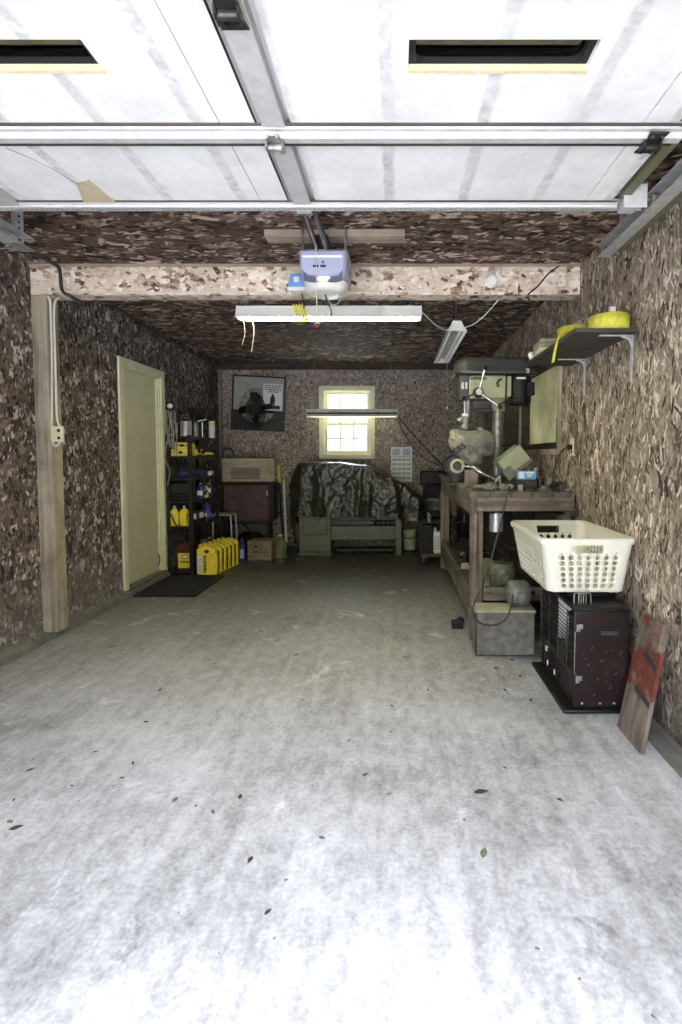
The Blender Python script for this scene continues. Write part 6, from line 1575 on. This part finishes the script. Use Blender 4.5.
# laundry basket : double-drafted walls with real holes
def basket():
    zb, zt_ = .5705, .850
    B = dict(x0=.795, x1=1.193, y0=2.762, y1=3.41); T_ = dict(x0=.752, x1=1.2225, y0=2.715, y1=3.485)
    t = thing('laundry_basket', 'white plastic laundry basket with round holes standing on the heater', 'laundry basket', (.99, 3.1, zb))
    def corner_pts(k, n=7, r=.055, grow=0):
        x0 = B['x0'] + (T_['x0'] - B['x0']) * k - grow; x1 = B['x1'] + (T_['x1'] - B['x1']) * k + grow; y0 = B['y0'] + (T_['y0'] - B['y0']) * k - grow; y1 = B['y1'] + (T_['y1'] - B['y1']) * k + grow
        return x0, x1, y0, y1
    # holes cut as a grid of quads: each wall built in (s,k) space with square cells carrying round holes
    b = MB()
    RC = .05
    def wallpt(side, s, k):
        x0, x1, y0, y1 = corner_pts(k)
        if side == 'front': return Vector((x0 + RC + (x1 - x0 - 2 * RC) * s, y0, zb + (zt_ - zb) * k))
        if side == 'back': return Vector((x1 - RC - (x1 - x0 - 2 * RC) * s, y1, zb + (zt_ - zb) * k))
        if side == 'left': return Vector((x0, y1 - RC - (y1 - y0 - 2 * RC) * s, zb + (zt_ - zb) * k))
        return Vector((x1, y0 + RC + (y1 - y0 - 2 * RC) * s, zb + (zt_ - zb) * k))
    def gridwall(side, nc, K, hr, handle):
        # K: k-levels; cells in columns 0..nc; hole when cell flagged
        S = [0, .04] + [.04 + .92 * (i + 1) / nc for i in range(nc)] + [1.0]
        for ki in range(len(K) - 1):
            k0, k1 = K[ki], K[ki + 1]
            row_h = handle_row = None
            for si in range(len(S) - 1):
                s0, s1 = S[si], S[si + 1]
                inner = 0 < si < len(S) - 2
                holed = inner and 1 <= ki <= len(K) - 4
                is_handle = ki == len(K) - 3 and handle[0] <= si < handle[1]
                if not holed and not is_handle:
                    pf = []
                    for i in range(16):
                        a = 2 * PI * i / 16 + PI / 4; c, sn = math.cos(a), math.sin(a); q = 1 / max(abs(c), abs(sn)); pf.append(b.bm.verts.new(wallpt(side, (s0 + s1) / 2 + (s1 - s0) / 2 * c * q, (k0 + k1) / 2 + (k1 - k0) / 2 * sn * q)))
                    b.face(pf); continue
                if is_handle: continue
                n = 16; cs, ck = (s0 + s1) / 2, (k0 + k1) / 2
                L = (wallpt(side, s1, ck) - wallpt(side, s0, ck)).length; H = (wallpt(side, cs, k1) - wallpt(side, cs, k0)).length
                rr_ = hr * min(L, H)
                inn, outr = [], []
                for i in range(n):
                    a = 2 * PI * i / n + PI / 4; c, sn = math.cos(a), math.sin(a); q = 1 / max(abs(c), abs(sn))
                    outr.append(b.bm.verts.new(wallpt(side, cs + (s1 - s0) / 2 * c * q, ck + (k1 - k0) / 2 * sn * q)))
                    inn.append(b.bm.verts.new(wallpt(side, cs + (s1 - s0) * rr_ / L * c, ck + (k1 - k0) * rr_ / H * sn)))
                for i in range(n): j = (i + 1) % n; b.face([outr[i], outr[j], inn[j], inn[i]])
    K = [0, .07] + [.07 + .107 * (i + 1) for i in range(6)] + [.745, .90, 1.0]
    gridwall('front', 7, K, .41, (3, 6)); gridwall('back', 7, K, .41, (3, 6))
    gridwall('left', 11, K, .39, (99, 99)); gridwall('right', 11, K, .39, (99, 99))
    n = 8; K2 = []
    for ka, kb in zip(K, K[1:]): K2 += [ka] + [(ka + kb) / 2 + (kb - ka) / 2 * e for e in (-math.tan(R(22.5)), 0, math.tan(R(22.5)))]
    K2.append(1.0)
    for (sx, sy, a0) in ((0, 0, 180), (1, 0, 270), (1, 1, 0), (0, 1, 90)):
        cols = []
        for i in range(n + 1):
            a = R(a0 + 90 * i / n); col = []
            for k in K2:
                x0, x1, y0, y1 = corner_pts(k)
                cx_ = (x1 - RC) if sx else (x0 + RC); cy_ = (y1 - RC) if sy else (y0 + RC)
                col.append(b.bm.verts.new((cx_ + RC * math.cos(a), cy_ + RC * math.sin(a), zb + (zt_ - zb) * k)))
            cols.append(col)
        for c0, c1 in zip(cols, cols[1:]):
            for i in range(len(K2) - 1): b.face([c0[i], c1[i], c1[i + 1], c0[i + 1]])
    bmesh.ops.remove_doubles(b.bm, verts=b.bm.verts, dist=.0004)
    o = b.build('wall', M['basket'], t, smooth=50); m_ = o.modifiers.new('solid', 'SOLIDIFY'); m_.thickness = .004; m_.offset = 0
    def loop(k, grow, r, z):
        x0, x1, y0, y1 = corner_pts(k, grow=grow); P = []
        for (cx_, cy_, a0) in ((x0 + r, y0 + r, 180), (x1 - r, y0 + r, 270), (x1 - r, y1 - r, 0), (x0 + r, y1 - r, 90)):
            for i in range(9): a = R(a0 + 90 * i / 8); P.append(Vector((cx_ + r * math.cos(a), cy_ + r * math.sin(a), z)))
        return P
    b = MB(); b.face([b.bm.verts.new(p) for p in loop(0, 0, RC, zb)]); b.face([b.bm.verts.new(p) for p in loop(0.02, 0, RC, zb + .006)]); b.build('floor_panel', M['basket'], t)
    # rolled rim
    prof = [(-.004, -.028), (.006, -.028), (.010, -.02), (.012, -.004), (.004, .006), (-.006, .006), (-.008, -.004)]
    b = MB(); rings = []
    for (g, dz) in prof: rings.append([b.bm.verts.new(p) for p in loop(1, g, RC + max(g, -.01), zt_ + dz)])
    m = len(rings[0])
    for i in range(len(rings)):
        a_, c_ = rings[i], rings[(i + 1) % len(rings)]
        for j in range(m): b.face([a_[j], a_[(j + 1) % m], c_[(j + 1) % m], c_[j]])
    b.build('rim', M['basket'], t, smooth=50)
    return t
basket()

# red board leaning on the wall
A_, B_, C_, D_ = onz(645, 756, .012), onz(623, 729, .012), Vector((1.205, 2.545, .52)), Vector((1.205, 2.30, .545))
rb_ = thing('red_board', 'worn red painted board with two dark slots leaning on the right wall', 'board', (1.07, 2.35, 0))
Ax, Bx = Vector((1.062, 2.235, .004)), Vector((1.062, 2.47, .004))
def bf(u, v, d):
    p = Ax.lerp(Bx, u); q = Vector((1.200, 2.305, .540)).lerp(Vector((1.200, 2.545, .520)), u)
    nrm = (Bx - Ax).cross(Vector((1.2, 2.3, .54)) - Ax).normalized()
    if nrm.x > 0: nrm = -nrm
    return p.lerp(q, v) + nrm * d
b = MB(); b.prism([(0, 0), (1, 0), (1, .6), (.98, .97), (.9, 1.0), (.45, .985), (.0, 1.0)], 0, .020, bf); b.build('board', M['redboard'], rb_, bevel=.002)
b = MB(); b.prism([(-.0, .78), (.10, .76), (.14, .97), (.0, 1.0)], .021, .034, bf); b.build('raised_strip', M['redboard'], rb_, bevel=.002)
for (v0, u1) in ((.655, .55), (.375, .60)):
    b = MB(); b.prism([(.0, v0 - .035), (u1, v0 + .02), (u1 + .03, v0 + .05), (u1 - .05, v0 + .06), (.0, v0 + .0)], .0205, .027, bf); b.build('dark_slot', M['ink'], rb_, bevel=.001)
b = MB(); c = bf(.3, .985, .022); b.cyl(c, c + Vector((-.004, 0, .001)), .004, n=8); b.build('nail', M['galv'], rb_)
b = MB(); q = Vector((XR - .02, 2.72, .36)); b.lathe([(0, 0), (.012, 0), (.012, .02), (0, .022)], (XR - .001, 2.66, .37), (-1, 0, 0), 14); tag(b.build('wall_stop', M['galv_white']), 'small pale round door stop on the right wall between heater and red board', 'wall stop')

# ------------------------------------------------------------------ wall shelf with yellow webbing
ws = thing('wall_shelf', 'dark wooden wall shelf on two white brackets high on the right wall', 'shelf', (1.08, 3.3, 1.9))
b = MB(); b.box(.915, XR - .001, 2.775, 3.82, 1.900, 1.922); b.build('board', M['darktrim'], ws, bevel=.002)
for y in (2.84, 3.54):
    b = MB(); b.box(1.06, XR - .002, y - .012, y + .012, 1.894, 1.8995); b.box(XR - .008, XR - .002, y - .012, y + .012, 1.66, 1.895); b.tube([(XR - .06, y, 1.893), (XR - .02, y, 1.88), (XR - .006, y, 1.84)], .007, 6); b.build('bracket', M['galv_white'], ws, bevel=.001)
def coil(x, y, z, r, h, label, tail=False):
    t = thing('webbing_roll', label, 'webbing roll', (x, y, z))
    b = MB(); P = []
    turns = 6; n = turns * 28
    a_, c_ = [], []
    for i in range(n + 1):
        a = 2 * PI * i / 28; rr_ = .03 + (r - .03) * i / n
        for dz, lst in ((0, a_), (h, c_)): lst.append(b.bm.verts.new((x + rr_ * math.cos(a), y + rr_ * math.sin(a), z + dz + .003 * math.sin(i * .4))))
    for i in range(n): b.face([a_[i], a_[i + 1], c_[i + 1], c_[i]])
    o = b.build('coil', M['webbing'], t, fix=False); m_ = o.modifiers.new('solid', 'SOLIDIFY'); m_.thickness = .0075
    b = MB(); b.cyl((x, y, z), (x, y, z + h * .9), .028, n=16); b.build('core', M['darksteel'], t)
    return t
c1 = coil(1.118, 2.875, 1.923, .108, .078, 'flat roll of yellow webbing at the near end of the wall shelf')
b = MB(); b.box(1.11, 1.14, 2.83, 2.855, 2.002, 2.045); b.build('white_buckle', M['enamel'], c1, bevel=.003)
c2 = coil(1.035, 3.17, 1.923, .098, .088, 'yellow webbing roll in the middle of the wall shelf with hanging tail')
b = MB(); P = [(1.01, 3.064, 1.972), (.965, 3.055, 1.972), (.918, 3.06, 1.945), (.900, 3.07, 1.89), (.888, 3.08, 1.80)]
C_ = catmull(P, 6); pv = None
for p in C_:
    v = [b.bm.verts.new(p + Vector((0, -.02, 0))), b.bm.verts.new(p + Vector((0, .02, 0)))]
    if pv: b.face([pv[0], pv[1], v[1], v[0]])
    pv = v
o = b.build('hanging_tail', M['webbing'], c2, fix=False); m_ = o.modifiers.new('solid', 'SOLIDIFY'); m_.thickness = .006
b = MB(); b.cyl((1.03, 3.12, 2.018), (1.06, 3.12, 2.036), .014, n=10); b.box(1.03, 1.07, 3.10, 3.14, 2.012, 2.026); b.build('ratchet', M['galv'], c2, bevel=.002)
bx1 = case(.945, 1.10, 3.58, 3.80, 1.923, 1.985, M['cream'], 'cream_case', 'lower cream plastic box at the far end of the wall shelf', 'box', latch=False)
bx2 = case(.955, 1.09, 3.59, 3.79, 1.987, 2.045, M['tank_rim'], 'cream_case', 'upper cream box stacked at the far end of the wall shelf', 'box', latch=False)
b = MB(); b.sphere((.922, 3.70, 1.955), .022, n=14, m=9); b.cyl((.92, 3.70, 1.923), (.92, 3.70, 1.95), .012, n=10); tag(b.build('glass_knob', M['lens']), 'small pale bulb beside the cream boxes on the wall shelf', 'bulb')

# ------------------------------------------------------------------ far right back: chair and cart behind the bench
ch = thing('black_chair', 'black padded chair against the back wall behind the bench', 'chair', (.54, 7.15, 0))
b = MB(); b.box(.34, .70, 7.30, 7.37, .87, 1.06); b.build('top_pad', M['black'], ch, bevel=.02)
b = MB(); b.box(.38, .66, 7.30, 7.35, .68, .86); b.build('backrest', M['rubber'], ch, bevel=.015)
b = MB(); b.box(.42, .74, 6.94, 7.32, .46, .53); b.build('seat', M['black'], ch, bevel=.02)
for (x, y) in ((.44, 6.97), (.71, 6.97)):
    b = MB(); b.box(x - .015, x + .015, y - .015, y + .015, 0, .46); b.build('leg', M['blackmetal'], ch)
for x in (.44, .68):
    b = MB(); b.beam((x, 7.29, 0), (x, 7.33, .87), .03, .03); b.build('leg', M['blackmetal'], ch)
b = MB(); b.box(.44, .68, 7.27, 7.29, .66, .69); b.build('cross_bar', M['greymotor'], ch)
ct = thing('welding_cart', 'low black cart on casters behind the bench leg', 'cart', (.52, 6.35, 0))
b = MB(); b.box(.30, .76, 6.17, 6.56, .10, .14); b.build('platform', M['brownwood'], ct, bevel=.006)
b = MB(); b.box(.32, .44, 6.22, 6.54, .14, .47); b.build('cabinet', M['black'], ct, bevel=.006)
b = MB(); b.box(.31, .76, 6.20, 6.56, .49, .50); b.tube([(.31, 6.19, .14), (.31, 6.19, .50), (.70, 6.19, .50)], .008, 6, 0); b.build('tray_frame', M['darksteel'], ct)
for (x, y) in ((.345, 6.20), (.72, 6.20), (.345, 6.52), (.72, 6.52)):
    b = MB(); b.cyl((x - .015, y, .045), (x + .015, y, .045), .045, n=18); k = b.build('caster', M['rubber'], ct)
    b = MB(); b.box(x - .022, x + .022, y - .01, y + .01, .06, .10); b.cyl((x - .018, y, .045), (x + .018, y, .045), .016, n=10); b.build('caster_fork', M['steel'], k)
wc = thing('white_canister', 'white labelled canister standing on the black cart', 'canister', (.495, 6.215, .141))
b = MB(); b.box(.445, .545, 6.175, 6.26, .141, .40); b.build('body', M['enamel'], wc, bevel=.012)
b = MB(); b.cyl((.465, 6.215, .40), (.465, 6.215, .44), .018, n=12); b.build('cap', M['galv'], wc)
b = MB()
for i in range(5): b.box(.458, .532, 6.1725, 6.1745, .20 + i * .032, .206 + i * .032)
b.build('label_print', M['greyink'], wc)
b = MB(); b.cyl((.40, 6.3, .501), (.40, 6.3, .56), .03, n=12); b.sphere((.40, 6.3, .575), .024, n=10, m=7); tag(b.build('small_valve', M['steel']), 'small metal valve lying on the cart tray', 'valve')
cable('cart_hose', [Vector(p) for p in ((.56, 6.25, .52), (.57, 6.2, .72), (.55, 6.2, .88), (.52, 6.2, .80), (.53, 6.2, .62), (.58, 6.25, .52))], .012, M['cord_black'], 'black hose looped upright above the cart', 'hose')

# ------------------------------------------------------------------ litter on the floor
random.seed(5)
def leaf(px, py, s, m, label, grp=None, rz=None):
    p = onz(px, py, .001); b = MB(); rz = random.uniform(0, 6.28) if rz is None else rz
    n = 5; L = []
    pr = [(-1, 0), (-.6, .35), (-.1, .5), (.4, .38), (1, 0), (.4, -.32), (-.1, -.46), (-.6, -.30)]
    v = []; v2 = []
    for (u, w_) in pr:
        z = .0015 + s * .22 * (w_ * w_ + .3 * max(0, u)) * random.uniform(.5, 1.6)
        q = Vector((p.x + s * (u * math.cos(rz) - w_ * math.sin(rz)), p.y + s * (u * math.sin(rz) + w_ * math.cos(rz)), z))
        v.append(b.bm.verts.new(q)); v2.append(b.bm.verts.new(q + Vector((0, 0, .001))))
    b.face(v); b.face(v2)
    for i in range(8): j = (i + 1) % 8; b.face([v[i], v[j], v2[j], v2[i]])
    return tag(b.build('dry_leaf', m), label, 'leaf', grp)
leaf(16, 828, .022, M['leafdark'], 'curled dark green leaf on the floor near the left photo edge', rz=.4)
leaf(10, 822, .016, M['leaf'], 'smaller leaf touching the curled dark leaf at left')
leaf(484, 853, .024, M['leaf'], 'grey green leaf on the pale floor right of centre', rz=1.2)
leaf(481, 792, .03, M['leafdark'], 'long dark bark strip on the floor right of centre', rz=.15)
for (x, y) in ((262, 632), (296, 655), (214, 664), (330, 645), (240, 797), (213, 812), (175, 800), (122, 778), (95, 752), (133, 763), (302, 700), (160, 690), (392, 706), (505, 768), (365, 775), (250, 860), (428, 690), (196, 806), (14, 800), (30, 770), (72, 786), (146, 722), (268, 912), (322, 838), (560, 800)):
    leaf(x, y, random.uniform(.008, .018), random.choice([M['leaf'], M['leafdark'], M['leafdark']]), 'tiny dark leaf scrap lying loose on the open floor', 'leaf scraps on the floor')
for (x, y) in ((520, 676), (505, 690), (512, 660), (531, 700), (496, 668)):
    leaf(x, y, random.uniform(.012, .022), M['leafdark'], 'small dark scrap on the floor in front of the steel box', 'dark scraps by the steel box')
